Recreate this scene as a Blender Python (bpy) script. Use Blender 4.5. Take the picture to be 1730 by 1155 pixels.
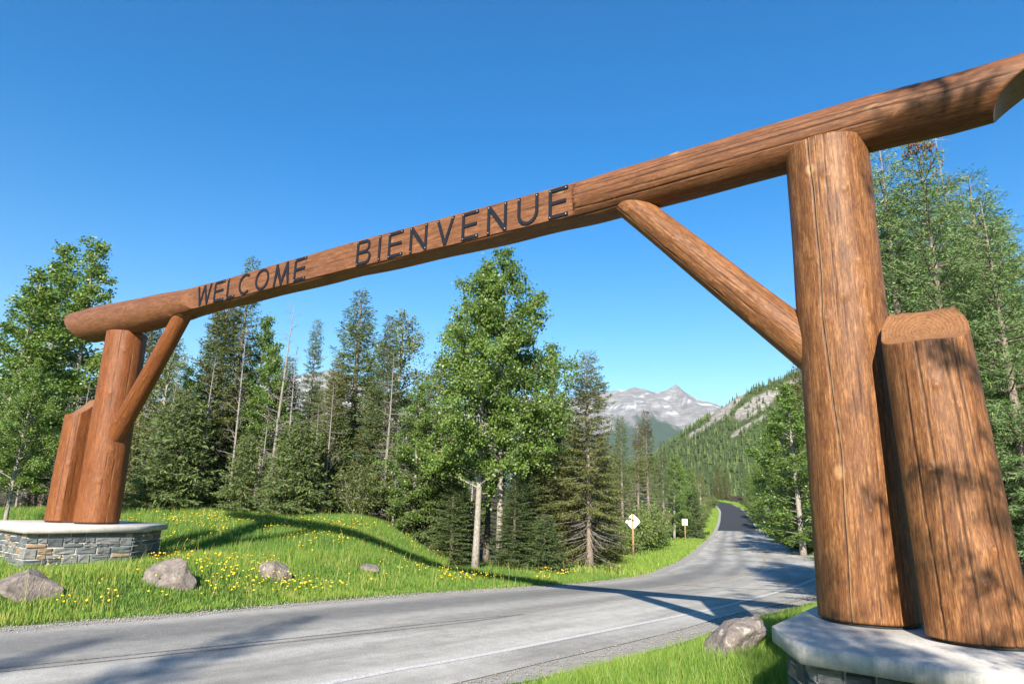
import bpy, math, random
import numpy as np
from mathutils import Matrix, Vector

for o in list(bpy.data.objects):
    bpy.data.objects.remove(o)
SC = bpy.context.scene
COL = SC.collection

# ------------------------------------------------------------------ camera
CZ = 2.0                                   # eye above the road surface at the gate
F, PITCH, ROLL = 1133.33, 0.23752, 0.025396
PW, PH = 1730.0, 1155.0
fw = np.array([0, math.cos(PITCH), math.sin(PITCH)])
up0 = np.array([0, -math.sin(PITCH), math.cos(PITCH)])
rt0 = np.array([1.0, 0, 0])
rt = rt0 * math.cos(ROLL) + up0 * math.sin(ROLL)
up = -rt0 * math.sin(ROLL) + up0 * math.cos(ROLL)
cd = bpy.data.cameras.new('camera')
cam = bpy.data.objects.new('camera', cd)
COL.objects.link(cam)
cam.matrix_world = Matrix(((rt[0], up[0], -fw[0], 0), (rt[1], up[1], -fw[1], 0), (rt[2], up[2], -fw[2], CZ), (0, 0, 0, 1)))
cd.sensor_width = 36.0
cd.lens = F / PW * 36.0
cd.clip_start = 0.05
cd.clip_end = 60000
SC.camera = cam

# ------------------------------------------------------------------ sky, sun, exposure
SUN_EL, SUN_AZ = math.radians(30.0), math.radians(9.0)      # light travels towards +Y, 9 deg to the right
w = bpy.data.worlds.new('World')
SC.world = w
w.use_nodes = True
nt = w.node_tree
sky = nt.nodes.new('ShaderNodeTexSky')
sky.sky_type = 'NISHITA'
sky.sun_disc = False
sky.sun_elevation = SUN_EL
sky.sun_rotation = math.pi + SUN_AZ
sky.altitude = 1500
sky.air_density = 1.5
sky.dust_density = 0.8
sky.ozone_density = 3.0
bg = nt.nodes['Background']
bg.inputs['Strength'].default_value = 0.084
hs = nt.nodes.new('ShaderNodeHueSaturation')
hs.inputs['Saturation'].default_value = 1.5
hs.inputs['Hue'].default_value = 0.505
gm = nt.nodes.new('ShaderNodeGamma')
gm.inputs['Gamma'].default_value = 1.0
nt.links.new(sky.outputs[0], gm.inputs['Color'])
nt.links.new(gm.outputs[0], hs.inputs['Color'])
nt.links.new(hs.outputs[0], bg.inputs['Color'])
sl = bpy.data.lights.new('sun', 'SUN')
sl.energy = 5.0
sl.angle = math.radians(0.53)
sl.color = (1.0, 0.93, 0.82)
sun = bpy.data.objects.new('sun', sl)
COL.objects.link(sun)
ldir = Vector((math.sin(SUN_AZ) * math.cos(SUN_EL), math.cos(SUN_AZ) * math.cos(SUN_EL), -math.sin(SUN_EL)))
sun.rotation_euler = ldir.to_track_quat('-Z', 'Y').to_euler()
SC.view_settings.view_transform = 'Standard'
SC.view_settings.look = 'None'
SC.view_settings.exposure = 1.2
SC.view_settings.gamma = 1.0
SC.view_settings.use_curve_mapping = False
SC.cycles.max_bounces = 6
SC.cycles.diffuse_bounces = 3
SC.cycles.transparent_max_bounces = 8
SC.cycles.volume_bounces = 1

# ------------------------------------------------------------------ helpers
R = np.random.default_rng(7)


def ray(px, py):
    return fw + rt * (px - PW / 2) / F - up * (py - PH / 2) / F


def mk(name, V, Fs, mat=None, parent=None, attrs=None, smooth=False, kind=None, mi=None, link=True, data_only=False):
    """V (n,3); Fs a list of (m,3)/(m,4) int arrays"""
    me = bpy.data.meshes.new(name)
    V = np.ascontiguousarray(V, dtype=np.float32)
    Fs = [np.asarray(f, dtype=np.int32) for f in (Fs if isinstance(Fs, list) else [Fs]) if len(f)]
    me.vertices.add(len(V))
    me.vertices.foreach_set('co', V.ravel())
    li = np.concatenate([f.ravel() for f in Fs])
    cnt = np.concatenate([np.full(len(f), f.shape[1], np.int32) for f in Fs])
    st = np.concatenate([[0], np.cumsum(cnt)[:-1]]).astype(np.int32)
    me.loops.add(len(li))
    me.loops.foreach_set('vertex_index', li)
    me.polygons.add(len(cnt))
    me.polygons.foreach_set('loop_start', st)
    if smooth:
        me.polygons.foreach_set('use_smooth', np.ones(len(cnt), bool))
    if mi is not None:
        me.polygons.foreach_set('material_index', np.asarray(mi, np.int32))
    for k, a in (attrs or {}).items():
        at = me.attributes.new(k, 'FLOAT', 'POINT')
        at.data.foreach_set('value', np.ascontiguousarray(a, dtype=np.float32))
    me.update(calc_edges=True)
    for m in (mat if isinstance(mat, (list, tuple)) else [mat]):
        if m:
            me.materials.append(m)
    if data_only:
        return me
    return ob(name, me, parent, kind)


def ob(name, me, parent=None, kind=None):
    o = bpy.data.objects.new(name, me)
    COL.objects.link(o)
    if parent is not None:
        o.parent = parent
    if kind:
        o['kind'] = kind
    return o


def tag(o, label, cat, group=None, kind=None):
    o['label'] = label
    o['category'] = cat
    if group:
        o['group'] = group
    if kind:
        o['kind'] = kind
    return o


def empty(name, loc=(0, 0, 0), rz=0.0):
    o = bpy.data.objects.new(name, None)
    COL.objects.link(o)
    o.location = loc
    o.rotation_euler = (0, 0, rz)
    o.empty_display_size = 0.2
    return o


def box_arrays(x0, x1, y0, y1, z0, z1):
    V = np.array([(x, y, z) for z in (z0, z1) for y in (y0, y1) for x in (x0, x1)], float)
    Fq = np.array([(0, 2, 3, 1), (4, 5, 7, 6), (0, 1, 5, 4), (2, 6, 7, 3), (0, 4, 6, 2), (1, 3, 7, 5)])
    return V, Fq


def join(parts):
    Vs, Qs, Ts, n = [], [], [], 0
    for V, Fx in parts:
        Vs.append(V)
        for f in (Fx if isinstance(Fx, list) else [Fx]):
            f = np.asarray(f)
            if len(f) == 0:
                continue
            (Qs if f.shape[1] == 4 else Ts).append(f + n)
        n += len(V)
    return np.concatenate(Vs), [np.concatenate(x) for x in (Qs, Ts) if x]


def prism(poly, z0, z1, ch=0.0):
    """vertical prism over polygon (ccw), small chamfer along the top"""
    P = np.asarray(poly, float)
    n = len(P)
    c = P.mean(0)
    rings = [np.c_[P, np.full(n, z0)]]
    if ch:
        d = c - P
        inn = P + d / np.linalg.norm(d, axis=1)[:, None] * ch
        rings += [np.c_[P, np.full(n, z1 - ch)], np.c_[inn, np.full(n, z1)]]
    else:
        rings += [np.c_[P, np.full(n, z1)]]
    V = np.concatenate(rings + [np.array([[c[0], c[1], z0], [c[0], c[1], z1]])])
    k = len(rings)
    Q, T = [], []
    for r in range(k - 1):
        for i in range(n):
            j = (i + 1) % n
            Q.append((r * n + i, r * n + j, (r + 1) * n + j, (r + 1) * n + i))
    for i in range(n):
        j = (i + 1) % n
        T.append((j, i, k * n))
        T.append(((k - 1) * n + i, (k - 1) * n + j, k * n + 1))
    return V, [np.array(Q), np.array(T)]


def tube(P, rad, ns=6, cap=True):
    P = np.asarray(P, float)
    k = len(P)
    rad = np.broadcast_to(np.asarray(rad, float), (k,))
    T = np.gradient(P, axis=0)
    T /= np.linalg.norm(T, axis=1)[:, None] + 1e-9
    ref = np.array([0.0, 0, 1]) if abs(T[0][2]) < 0.9 else np.array([1.0, 0, 0])
    A = np.cross(T, ref)
    A /= np.linalg.norm(A, axis=1)[:, None] + 1e-9
    B = np.cross(T, A)
    th = np.arange(ns) * 2 * math.pi / ns
    V = P[:, None] + rad[:, None, None] * (np.cos(th)[None, :, None] * A[:, None] + np.sin(th)[None, :, None] * B[:, None])
    V = V.reshape(-1, 3)
    i, j = np.meshgrid(np.arange(k - 1), np.arange(ns), indexing='ij')
    j2 = (j + 1) % ns
    Q = np.stack([i * ns + j, i * ns + j2, (i + 1) * ns + j2, (i + 1) * ns + j], -1).reshape(-1, 4)
    out = [Q]
    if cap:
        V = np.concatenate([V, P[[0, -1]]])
        m = k * ns
        a = np.arange(ns)
        out.append(np.concatenate([np.stack([(a + 1) % ns, a, np.full(ns, m)], 1), np.stack([(k - 1) * ns + a, (k - 1) * ns + (a + 1) % ns, np.full(ns, m + 1)], 1)]))
    return V, out


def unit(v):
    return v / (np.linalg.norm(v, axis=-1, keepdims=True) + 1e-9)


def vnoise(x, y, seed=0):
    """lattice value noise, -1..1"""
    xi, yi = np.floor(x).astype(np.int64), np.floor(y).astype(np.int64)
    fx, fy = x - xi, y - yi
    fx, fy = fx * fx * (3 - 2 * fx), fy * fy * (3 - 2 * fy)

    def h(a, b):
        n = (a * 374761393 + b * 668265263 + seed * 974711) & 0xffffffff
        n = ((n ^ (n >> 13)) * 1274126177) & 0xffffffff
        return ((n ^ (n >> 16)) & 0xffff) / 32767.5 - 1
    return (h(xi, yi) * (1 - fx) + h(xi + 1, yi) * fx) * (1 - fy) + (h(xi, yi + 1) * (1 - fx) + h(xi + 1, yi + 1) * fx) * fy


def fbm(x, y, oct=4, seed=0, ridged=False):
    s, a, t = 0, 1.0, 0
    for i in range(oct):
        n = vnoise(x * 2 ** i + 13.7 * i, y * 2 ** i - 7.1 * i, seed + i)
        s = s + a * ((1 - 2 * np.abs(n)) if ridged else n)
        t += a
        a *= 0.5
    return s / t


def sstep(a, b, x):
    t = np.clip((x - a) / (b - a), 0, 1)
    return t * t * (3 - 2 * t)


# ------------------------------------------------------------------ materials
def newmat(name):
    m = bpy.data.materials.new(name)
    m.use_nodes = True
    return m, m.node_tree.nodes, m.node_tree.links, m.node_tree.nodes['Principled BSDF']


class NB:
    """tiny node helper"""

    def __init__(s, name):
        s.m, s.n, s.l, s.b = newmat(name)

    def node(s, t, **kw):
        n = s.n.new(t)
        for k, v in kw.items():
            setattr(n, k, v)
        return n

    def coord(s, kind='Object', scale=(1, 1, 1)):
        tc = s.node('ShaderNodeTexCoord')
        mp = s.node('ShaderNodeMapping')
        mp.inputs['Scale'].default_value = scale
        s.l.new(tc.outputs[kind], mp.inputs['Vector'])
        return mp.outputs[0]

    def pos(s, scale=(1, 1, 1)):
        g = s.node('ShaderNodeNewGeometry')
        mp = s.node('ShaderNodeMapping')
        mp.inputs['Scale'].default_value = scale
        s.l.new(g.outputs['Position'], mp.inputs['Vector'])
        return mp.outputs[0]

    def noise(s, vec, scale=5, detail=4, rough=0.55, dist=0.0):
        n = s.node('ShaderNodeTexNoise')
        n.inputs['Scale'].default_value = scale
        n.inputs['Detail'].default_value = detail
        n.inputs['Roughness'].default_value = rough
        n.inputs['Distortion'].default_value = dist
        s.l.new(vec, n.inputs['Vector'])
        return n.outputs['Fac']

    def attr(s, name):
        a = s.node('ShaderNodeAttribute')
        a.attribute_name = name
        return a.outputs['Fac']

    def rnd(s):
        return s.node('ShaderNodeObjectInfo').outputs['Random']

    def ramp(s, fac, stops, interp='LINEAR'):
        r = s.node('ShaderNodeValToRGB')
        cr = r.color_ramp
        cr.interpolation = interp
        while len(cr.elements) < len(stops):
            cr.elements.new(0.5)
        for e, (p, c) in zip(cr.elements, stops):
            e.position = p
            e.color = (*c, 1) if len(c) == 3 else c
        s.l.new(fac, r.inputs['Fac'])
        return r.outputs['Color']

    def mix(s, fac, a, b, mode='MIX'):
        m = s.node('ShaderNodeMix', data_type='RGBA', blend_type=mode)
        for sock, v in ((m.inputs[0], fac), (m.inputs[6], a), (m.inputs[7], b)):
            if hasattr(v, 'is_linked'):
                s.l.new(v, sock)
            elif isinstance(v, (int, float)):
                sock.default_value = v
            else:
                sock.default_value = (*v, 1)
        return m.outputs[2]

    def math(s, op, a, b=0.0, clamp=False):
        m = s.node('ShaderNodeMath', operation=op)
        m.use_clamp = clamp
        for sock, v in ((m.inputs[0], a), (m.inputs[1], b)):
            if hasattr(v, 'is_linked'):
                s.l.new(v, sock)
            else:
                sock.default_value = v
        return m.outputs[0]

    def bump(s, h, strength=0.3, dist=0.02):
        b = s.node('ShaderNodeBump')
        b.inputs['Strength'].default_value = strength
        b.inputs['Distance'].default_value = dist
        s.l.new(h, b.inputs['Height'])
        s.l.new(b.outputs[0], s.b.inputs['Normal'])

    def color(s, c):
        if hasattr(c, 'is_linked'):
            s.l.new(c, s.b.inputs['Base Color'])
        else:
            s.b.inputs['Base Color'].default_value = (*c, 1)

    def rough(s, v, spec=0.5):
        s.b.inputs['Roughness'].default_value = v
        s.b.inputs['Specular IOR Level'].default_value = spec


def wood_mat(name, dark, mid, light, contrast=1.0, flame_k=0.8):
    b = NB(name)
    fig = b.noise(b.coord('Object', (6, 6, 1.0)), 2.2, 4, 0.6, 1.2)         # cloudy figure
    grain = b.noise(b.coord('Object', (38, 38, 1.4)), 2.0, 4, 0.6, 0.4)
    fine = b.noise(b.coord('Object', (160, 160, 5)), 1.5, 3, 0.6)
    swirl = b.noise(b.coord('Object', (11, 11, 2.4)), 2.0, 2, 0.5, 3.0)
    f = b.math('ADD', b.math('MULTIPLY', fig, 0.42), b.math('MULTIPLY', grain, 0.33))
    f = b.math('ADD', f, b.math('MULTIPLY', swirl, 0.25))
    c = b.ramp(f, [(0.5 - 0.16 / contrast, dark), (0.5, mid), (0.5 + 0.15 / contrast, light)])
    flame = b.noise(b.coord('Object', (34, 34, 3.6)), 1.9, 4, 0.6, 1.8)
    c = b.mix(flame_k, c, b.ramp(flame, [(0.36, (0.50, 0.44, 0.40)), (0.47, (0.86, 0.84, 0.82)), (0.60, (1.12, 1.12, 1.1))]), 'MULTIPLY')
    streak = b.noise(b.coord('Object', (70, 70, 0.9)), 1.3, 2, 0.5, 0.3)
    c = b.mix(0.5, c, b.ramp(streak, [(0.34, (0.45, 0.40, 0.36)), (0.44, (1, 1, 1))]), 'MULTIPLY')
    c = b.mix(0.22, c, b.ramp(fine, [(0.35, (0.35, 0.35, 0.35)), (0.65, (1, 1, 1))]), 'MULTIPLY')
    crack = b.attr('crack')
    knot = b.attr('knot')
    c = b.mix(b.math('MULTIPLY', knot, 0.85, True), c, b.ramp(b.math('ADD', knot, b.math('MULTIPLY', fine, 0.35)), [(0.3, (0.20, 0.07, 0.024)), (0.75, (0.10, 0.034, 0.012)), (1.0, (0.30, 0.14, 0.05))]))
    c = b.mix(b.math('MULTIPLY', crack, 0.93, True), c, (0.012, 0.006, 0.004))
    ring = b.attr('ring')
    rs_ = b.math('SINE', b.math('MULTIPLY', b.math('ADD', ring, b.math('MULTIPLY', fig, 0.16)), 70.0))
    endc = b.ramp(b.math('ADD', b.math('MULTIPLY', rs_, 0.09), b.math('ADD', b.math('MULTIPLY', fig, .5), b.math('MULTIPLY', swirl, .5))), [(0.3, (0.13, 0.056, 0.022)), (0.7, (0.28, 0.135, 0.055))])
    c = b.mix(b.math('GREATER_THAN', ring, 0.0), c, endc)
    pale = b.attr('pale')
    c = b.mix(b.math('MULTIPLY', pale, 0.8, True), c, (0.62, 0.42, 0.2))
    b.color(c)
    b.rough(0.56, 0.32)
    b.bump(b.math('ADD', grain, b.math('MULTIPLY', fine, 0.6)), 0.22, 0.012)
    return b.m


M = {}
M['wood'] = wood_mat('stained_log', (0.078, 0.030, 0.012), (0.205, 0.083, 0.028), (0.40, 0.195, 0.072))
M['wood_red'] = wood_mat('stained_log_red', (0.085, 0.025, 0.007), (0.195, 0.062, 0.016), (0.31, 0.115, 0.034), 0.8, 0.6)
M['wood_beam'] = wood_mat('stained_beam', (0.075, 0.029, 0.012), (0.175, 0.070, 0.028), (0.30, 0.14, 0.058), 0.9, 0.5)


def simple(name, stops, scale=20, rough=0.8, coord='Object', bump=0.0, spec=0.3, detail=5, bdist=0.01):
    b = NB(name)
    v = b.coord(coord)
    n = b.noise(v, scale, detail, 0.65)
    b.color(b.ramp(n, stops))
    b.rough(rough, spec)
    if bump:
        b.bump(n, bump, bdist)
    return b.m


M['letter'] = simple('painted_black_metal', [(0.3, (0.008, 0.010, 0.016)), (0.7, (0.014, 0.017, 0.024))], 6, 0.75, spec=0.15)
M['screw'] = simple('screw_metal', [(0.3, (0.35, 0.35, 0.36)), (0.7, (0.5, 0.5, 0.52))], 6, 0.4)
b = NB('concrete_cap')
n1 = b.noise(b.coord('Object'), 3.0, 6, 0.7)
n2 = b.noise(b.coord('Object'), 60, 3, 0.6)
n3 = b.noise(b.coord('Object', (14, 14, 0.6)), 3, 3, 0.6)
c = b.ramp(n1, [(0.3, (0.40, 0.37, 0.33)), (0.7, (0.56, 0.53, 0.48))])
c = b.mix(0.35, c, b.ramp(n2, [(0.3, (0.55, 0.55, 0.55)), (0.6, (1, 1, 1))]), 'MULTIPLY')
c = b.mix(0.3, c, b.ramp(n3, [(0.35, (0.5, 0.5, 0.5)), (0.6, (1, 1, 1))]), 'MULTIPLY')
b.color(c)
b.rough(0.85, 0.25)
b.bump(n2, 0.25, 0.004)
M['concrete'] = b.m
M['mortar'] = simple('mortar', [(0.3, (0.34, 0.32, 0.28)), (0.7, (0.5, 0.47, 0.42))], 40, 0.95, bump=0.3)
b = NB('wall_stone')
r = b.rnd()
base = b.ramp(r, [(0.0, (0.075, 0.085, 0.092)), (0.2, (0.12, 0.13, 0.135)), (0.38, (0.17, 0.175, 0.17)), (0.52, (0.10, 0.12, 0.12)), (0.66, (0.20, 0.20, 0.19)), (0.80, (0.25, 0.18, 0.12)), (0.88, (0.32, 0.22, 0.145)), (0.94, (0.13, 0.14, 0.155))], 'CONSTANT')
ly = b.noise(b.pos((5, 5, 26)), 2.0, 5, 0.7, 0.6)
c = b.mix(0.75, base, b.ramp(ly, [(0.3, (0.45, 0.45, 0.47)), (0.5, (0.95, 0.95, 0.95)), (0.7, (1.5, 1.42, 1.3))]), 'MULTIPLY')
b.color(c)
b.rough(0.75, 0.35)
b.bump(ly, 0.5, 0.02)
M['stone'] = b.m
b = NB('boulder_rock')
v = b.coord('Object')
n1 = b.noise(v, 3.0, 8, 0.7, 0.5)
n2 = b.noise(v, 14, 6, 0.7)
c = b.ramp(n1, [(0.3, (0.10, 0.085, 0.075)), (0.5, (0.22, 0.185, 0.165)), (0.68, (0.30, 0.245, 0.20))])
lich = b.ramp(b.noise(v, 5.5, 6, 0.75, 0.4), [(0.54, (0, 0, 0)), (0.62, (1, 1, 1))])
c = b.mix(b.math('MULTIPLY', lich, b.attr('lichen')), c, (0.48, 0.45, 0.40))
c = b.mix(0.6, c, b.ramp(n2, [(0.3, (0.5, 0.5, 0.5)), (0.62, (1.1, 1.1, 1.1))]), 'MULTIPLY')
b.color(c)
b.rough(0.9, 0.25)
b.bump(b.math('ADD', n2, n1), 0.9, 0.05)
M['rock'] = b.m

# asphalt: attribute u (0..1 across the lanes), v metres along
b = NB('old_asphalt')
p3 = b.pos()
sp = b.noise(p3, 48, 6, 0.8)
md = b.noise(p3, 3.5, 5, 0.65)
uv = b.node('ShaderNodeCombineXYZ')
b.l.new(b.attr('u'), uv.inputs[0])
b.l.new(b.math('MULTIPLY', b.attr('v'), 0.02), uv.inputs[1])
wear = b.noise(uv.outputs[0], 7.0, 4, 0.6)
c = b.ramp(wear, [(0.36, (0.235, 0.222, 0.20)), (0.5, (0.335, 0.318, 0.288)), (0.64, (0.43, 0.408, 0.372))])
c = b.mix(b.math('MULTIPLY', b.attr('lane'), 0.8, True), c, (0.15, 0.146, 0.14))
c = b.mix(0.42, c, b.ramp(md, [(0.3, (0.62, 0.62, 0.62)), (0.6, (1.1, 1.1, 1.08))]), 'MULTIPLY')
c = b.mix(0.75, c, b.ramp(sp, [(0.32, (0.42, 0.42, 0.42)), (0.5, (1, 1, 1)), (0.66, (1.6, 1.57, 1.5))]), 'MULTIPLY')
b.color(c)
b.rough(0.85, 0.3)
b.bump(sp, 0.5, 0.006)
M['asphalt'] = b.m
b = NB('new_asphalt')
sp = b.noise(b.pos(), 20, 4, 0.7)
b.color(b.ramp(sp, [(0.3, (0.028, 0.028, 0.03)), (0.7, (0.05, 0.05, 0.054))]))
b.rough(0.85, 0.25)
M['asphalt_new'] = b.m
b = NB('gravel')
sp = b.noise(b.pos(), 55, 4, 0.75)
md = b.noise(b.pos(), 5, 4, 0.6)
c = b.ramp(sp, [(0.3, (0.21, 0.195, 0.17)), (0.5, (0.33, 0.31, 0.28)), (0.7, (0.43, 0.41, 0.37))])
b.color(b.mix(0.5, c, b.ramp(md, [(0.3, (0.6, 0.58, 0.52)), (0.65, (1.05, 1.05, 1.05))]), 'MULTIPLY'))
b.rough(0.95, 0.2)
b.bump(sp, 0.8, 0.015)
M['gravel'] = b.m
M['pebble'] = simple('pebbles', [(0.3, (0.17, 0.155, 0.135)), (0.7, (0.32, 0.30, 0.27))], 8, 0.9, 'Object')


def paint(name, col, lo=0.42, hi=0.55):
    b = NB(name)
    n = b.noise(b.pos(), 26, 5, 0.75)
    b.color(b.mix(b.ramp(n, [(lo, (1, 1, 1)), (hi, (0, 0, 0))]), (0.315, 0.303, 0.283), col))
    b.rough(0.75, 0.3)
    return b.m


M['white_paint'] = paint('worn_white_paint', (0.55, 0.54, 0.52), 0.46, 0.62)
M['yellow_paint'] = paint('worn_yellow_paint', (0.34, 0.26, 0.13), 0.47, 0.56)
M['rubber_mark'] = paint('tyre_rubber_mark', (0.11, 0.108, 0.104), 0.44, 0.64)

b = NB('ground_cover')
n1 = b.noise(b.pos(), 0.7, 6, 0.7)
n2 = b.noise(b.pos(), 9, 5, 0.7)
g = b.ramp(n1, [(0.3, (0.035, 0.07, 0.012)), (0.5, (0.06, 0.11, 0.02)), (0.7, (0.09, 0.135, 0.03))])
s_ = b.ramp(n1, [(0.3, (0.035, 0.03, 0.018)), (0.7, (0.085, 0.068, 0.042))])
c = b.mix(b.attr('wood_floor'), g, s_)
c = b.mix(0.6, c, b.ramp(n2, [(0.3, (0.45, 0.45, 0.45)), (0.65, (1.25, 1.25, 1.2))]), 'MULTIPLY')
b.color(c)
b.rough(0.95, 0.1)
b.bump(n2, 0.8, 0.06)
M['ground'] = b.m


def leaf_mat(name, stops, trans=0.3, rough=0.55, spec=0.35, tint=0.18):
    b = NB(name)
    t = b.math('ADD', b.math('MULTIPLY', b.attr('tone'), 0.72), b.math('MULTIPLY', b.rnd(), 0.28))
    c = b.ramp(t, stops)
    b.color(c)
    b.rough(rough, spec)
    tr = b.node('ShaderNodeBsdfTranslucent')
    b.l.new(b.mix(1.0, c, (1.25, 1.3, 0.6), 'MULTIPLY'), tr.inputs['Color'])
    mx = b.node('ShaderNodeMixShader')
    mx.inputs[0].default_value = trans
    out = b.n['Material Output']
    b.l.new(b.b.outputs[0], mx.inputs[1])
    b.l.new(tr.outputs[0], mx.inputs[2])
    b.l.new(mx.outputs[0], out.inputs['Surface'])
    return b.m


M['spruce'] = leaf_mat('spruce_needles', [(0.1, (0.0504, 0.0805, 0.0295)), (0.5, (0.0952, 0.1397, 0.0463)), (0.9, (0.189, 0.225, 0.0695))], 0.22, 0.6, 0.25)
M['spruce_blue'] = leaf_mat('spruce_needles_pale', [(0.1, (0.0836, 0.1428, 0.05)), (0.5, (0.1711, 0.2554, 0.0892)), (0.9, (0.307, 0.3948, 0.1368))], 0.2, 0.55, 0.35)
M['spruce_olive'] = leaf_mat('spruce_needles_olive', [(0.1, (0.0706, 0.0824, 0.0253)), (0.5, (0.1294, 0.1473, 0.0442)), (0.9, (0.2352, 0.2371, 0.0737))], 0.22, 0.6, 0.25)
M['poplar'] = leaf_mat('poplar_leaves', [(0.1, (0.0759, 0.1336, 0.0243)), (0.5, (0.1242, 0.2031, 0.0375)), (0.9, (0.2139, 0.2903, 0.0662))], 0.34, 0.42, 0.5)
M['aspen_dull'] = leaf_mat('dull_leaves', [(0.1, (0.0828, 0.1103, 0.0309)), (0.5, (0.138, 0.1684, 0.0464)), (0.9, (0.2415, 0.2438, 0.0773))], 0.32, 0.45, 0.45)
M['bush'] = leaf_mat('bush_leaves', [(0.1, (0.0828, 0.1277, 0.0265)), (0.5, (0.138, 0.1916, 0.0442)), (0.9, (0.2277, 0.267, 0.0773))], 0.32, 0.5, 0.4)
M['brown_needles'] = leaf_mat('browning_needles', [(0.1, (0.06, 0.05, 0.025)), (0.5, (0.11, 0.075, 0.035)), (0.9, (0.15, 0.09, 0.04))], 0.2, 0.7, 0.2)
M['cone'] = simple('spruce_cones', [(0.3, (0.10, 0.035, 0.022)), (0.7, (0.2, 0.08, 0.045))], 30, 0.7)
M['grass'] = leaf_mat('grass_blades', [(0.02, (0.0775, 0.1688, 0.042)), (0.35, (0.1364, 0.2497, 0.0432)), (0.7, (0.2325, 0.3375, 0.054)), (0.98, (0.5115, 0.405, 0.144))], 0.35, 0.5, 0.3)
M['petal'] = simple('dandelion_petals', [(0.3, (0.75, 0.42, 0.01)), (0.7, (0.85, 0.55, 0.02))], 8, 0.6)


def bark(name, stops, sc=(6, 6, 1.5)):
    b = NB(name)
    n = b.noise(b.coord('Object', sc), 4, 6, 0.75, 0.4)
    b.color(b.ramp(n, stops))
    b.rough(0.9, 0.2)
    b.bump(n, 0.7, 0.03)
    return b.m


M['bark_spruce'] = bark('spruce_bark', [(0.3, (0.10, 0.08, 0.062)), (0.55, (0.24, 0.195, 0.155)), (0.75, (0.38, 0.325, 0.265))])
M['bark_poplar'] = bark('poplar_bark', [(0.32, (0.06, 0.05, 0.042)), (0.45, (0.25, 0.22, 0.185)), (0.7, (0.40, 0.37, 0.31))], (4, 4, 2.5))
M['bark_dead'] = bark('dead_wood', [(0.3, (0.14, 0.12, 0.105)), (0.7, (0.33, 0.30, 0.27))])
M['sign_back'] = simple('sign_back_metal', [(0.3, (0.55, 0.56, 0.57)), (0.7, (0.68, 0.69, 0.70))], 3, 0.5)
M['sign_post'] = bark('sign_post_wood', [(0.3, (0.26, 0.15, 0.07)), (0.7, (0.46, 0.29, 0.15))], (10, 10, 1))
M['plastic_white'] = simple('marker_plastic', [(0.3, (0.7, 0.7, 0.7)), (0.7, (0.8, 0.8, 0.8))], 3, 0.5)
M['dark_band'] = simple('marker_band', [(0.3, (0.03, 0.03, 0.03)), (0.7, (0.05, 0.05, 0.05))], 3, 0.5)
M['gasket'] = simple('base_plate_steel', [(0.3, (0.025, 0.026, 0.028)), (0.7, (0.05, 0.052, 0.055))], 12, 0.55)

# ------------------------------------------------------------------ terrain
KY = np.array([-60, 0, 8, 14, 24, 36, 70, 99, 130, 170, 205, 240, 300, 420.])
KZ = np.array([.6, .12, .04, 0, -.28, -.72, -1.45, -1.7, -1.1, 1.0, 3.2, 5.2, 8., 12.])
KM = np.gradient(KZ, KY)


def zroad(y):
    y = np.asarray(y, float)
    yc = np.clip(y, KY[0], KY[-1] - 1e-6)
    i = np.clip(np.searchsorted(KY, yc, side='right') - 1, 0, len(KY) - 2)
    h = KY[i + 1] - KY[i]
    t = (yc - KY[i]) / h
    z = (2 * t**3 - 3 * t**2 + 1) * KZ[i] + (t**3 - 2 * t**2 + t) * h * KM[i] + (-2 * t**3 + 3 * t**2) * KZ[i + 1] + (t**3 - t**2) * h * KM[i + 1]
    return z


PAIRS = np.array([
    (-78, -53, -73.4, -58), (-50, -28, -45.4, -33), (-31, -10.7, -26.4, -15.8), (-18, 1.1, -13.4, -4.0), (-11.5, 7.0, -6.9, 1.8), (-7.47, 10.69, -2.9, 5.6), (-5.63, 12.36, -.75, 7.55),
    (-3.16, 15.0, 0.95, 9.4), (-1.2, 17.0, 2.91, 11.6), (.4, 18.61, 4.7, 13.9), (2.96, 21.43, 8.1, 18.0),
    (5.0, 25.2, 11.4, 23.4), (6.81, 30.28, 14.6, 29.5), (10.39, 40.9, 18.8, 40.0), (17.57, 63.7, 26.1, 62.6), (24.05, 83.7, 32.4, 83.5),
    (35.2, 117.8, 43, 117.0), (47.5, 155.5, 54.6, 155), (58.0, 190, 64.6, 190), (63.5, 218, 70.0, 220), (61, 243, 67, 249), (50, 262, 54, 270), (30, 276, 33, 285)], float)


def catmull(P, n):
    k = len(P)
    t = np.linspace(0, k - 1 - 1e-6, n)
    i = t.astype(int)
    f = (t - i)[:, None]
    g = lambda j: P[np.clip(j, 0, k - 1)]
    a, b_, c_, d = g(i - 1), g(i), g(i + 1), g(i + 2)
    return 0.5 * (2 * b_ + (c_ - a) * f + (2 * a - 5 * b_ + 4 * c_ - d) * f**2 + (3 * b_ - a - 3 * c_ + d) * f**3)


RP = catmull(PAIRS, 420)
RL, RR = RP[:, :2], RP[:, 2:]
RC = (RL + RR) / 2
RHW = np.linalg.norm(RL - RR, axis=1) / 2
_tan = unit(np.gradient(RC, axis=0))


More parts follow.
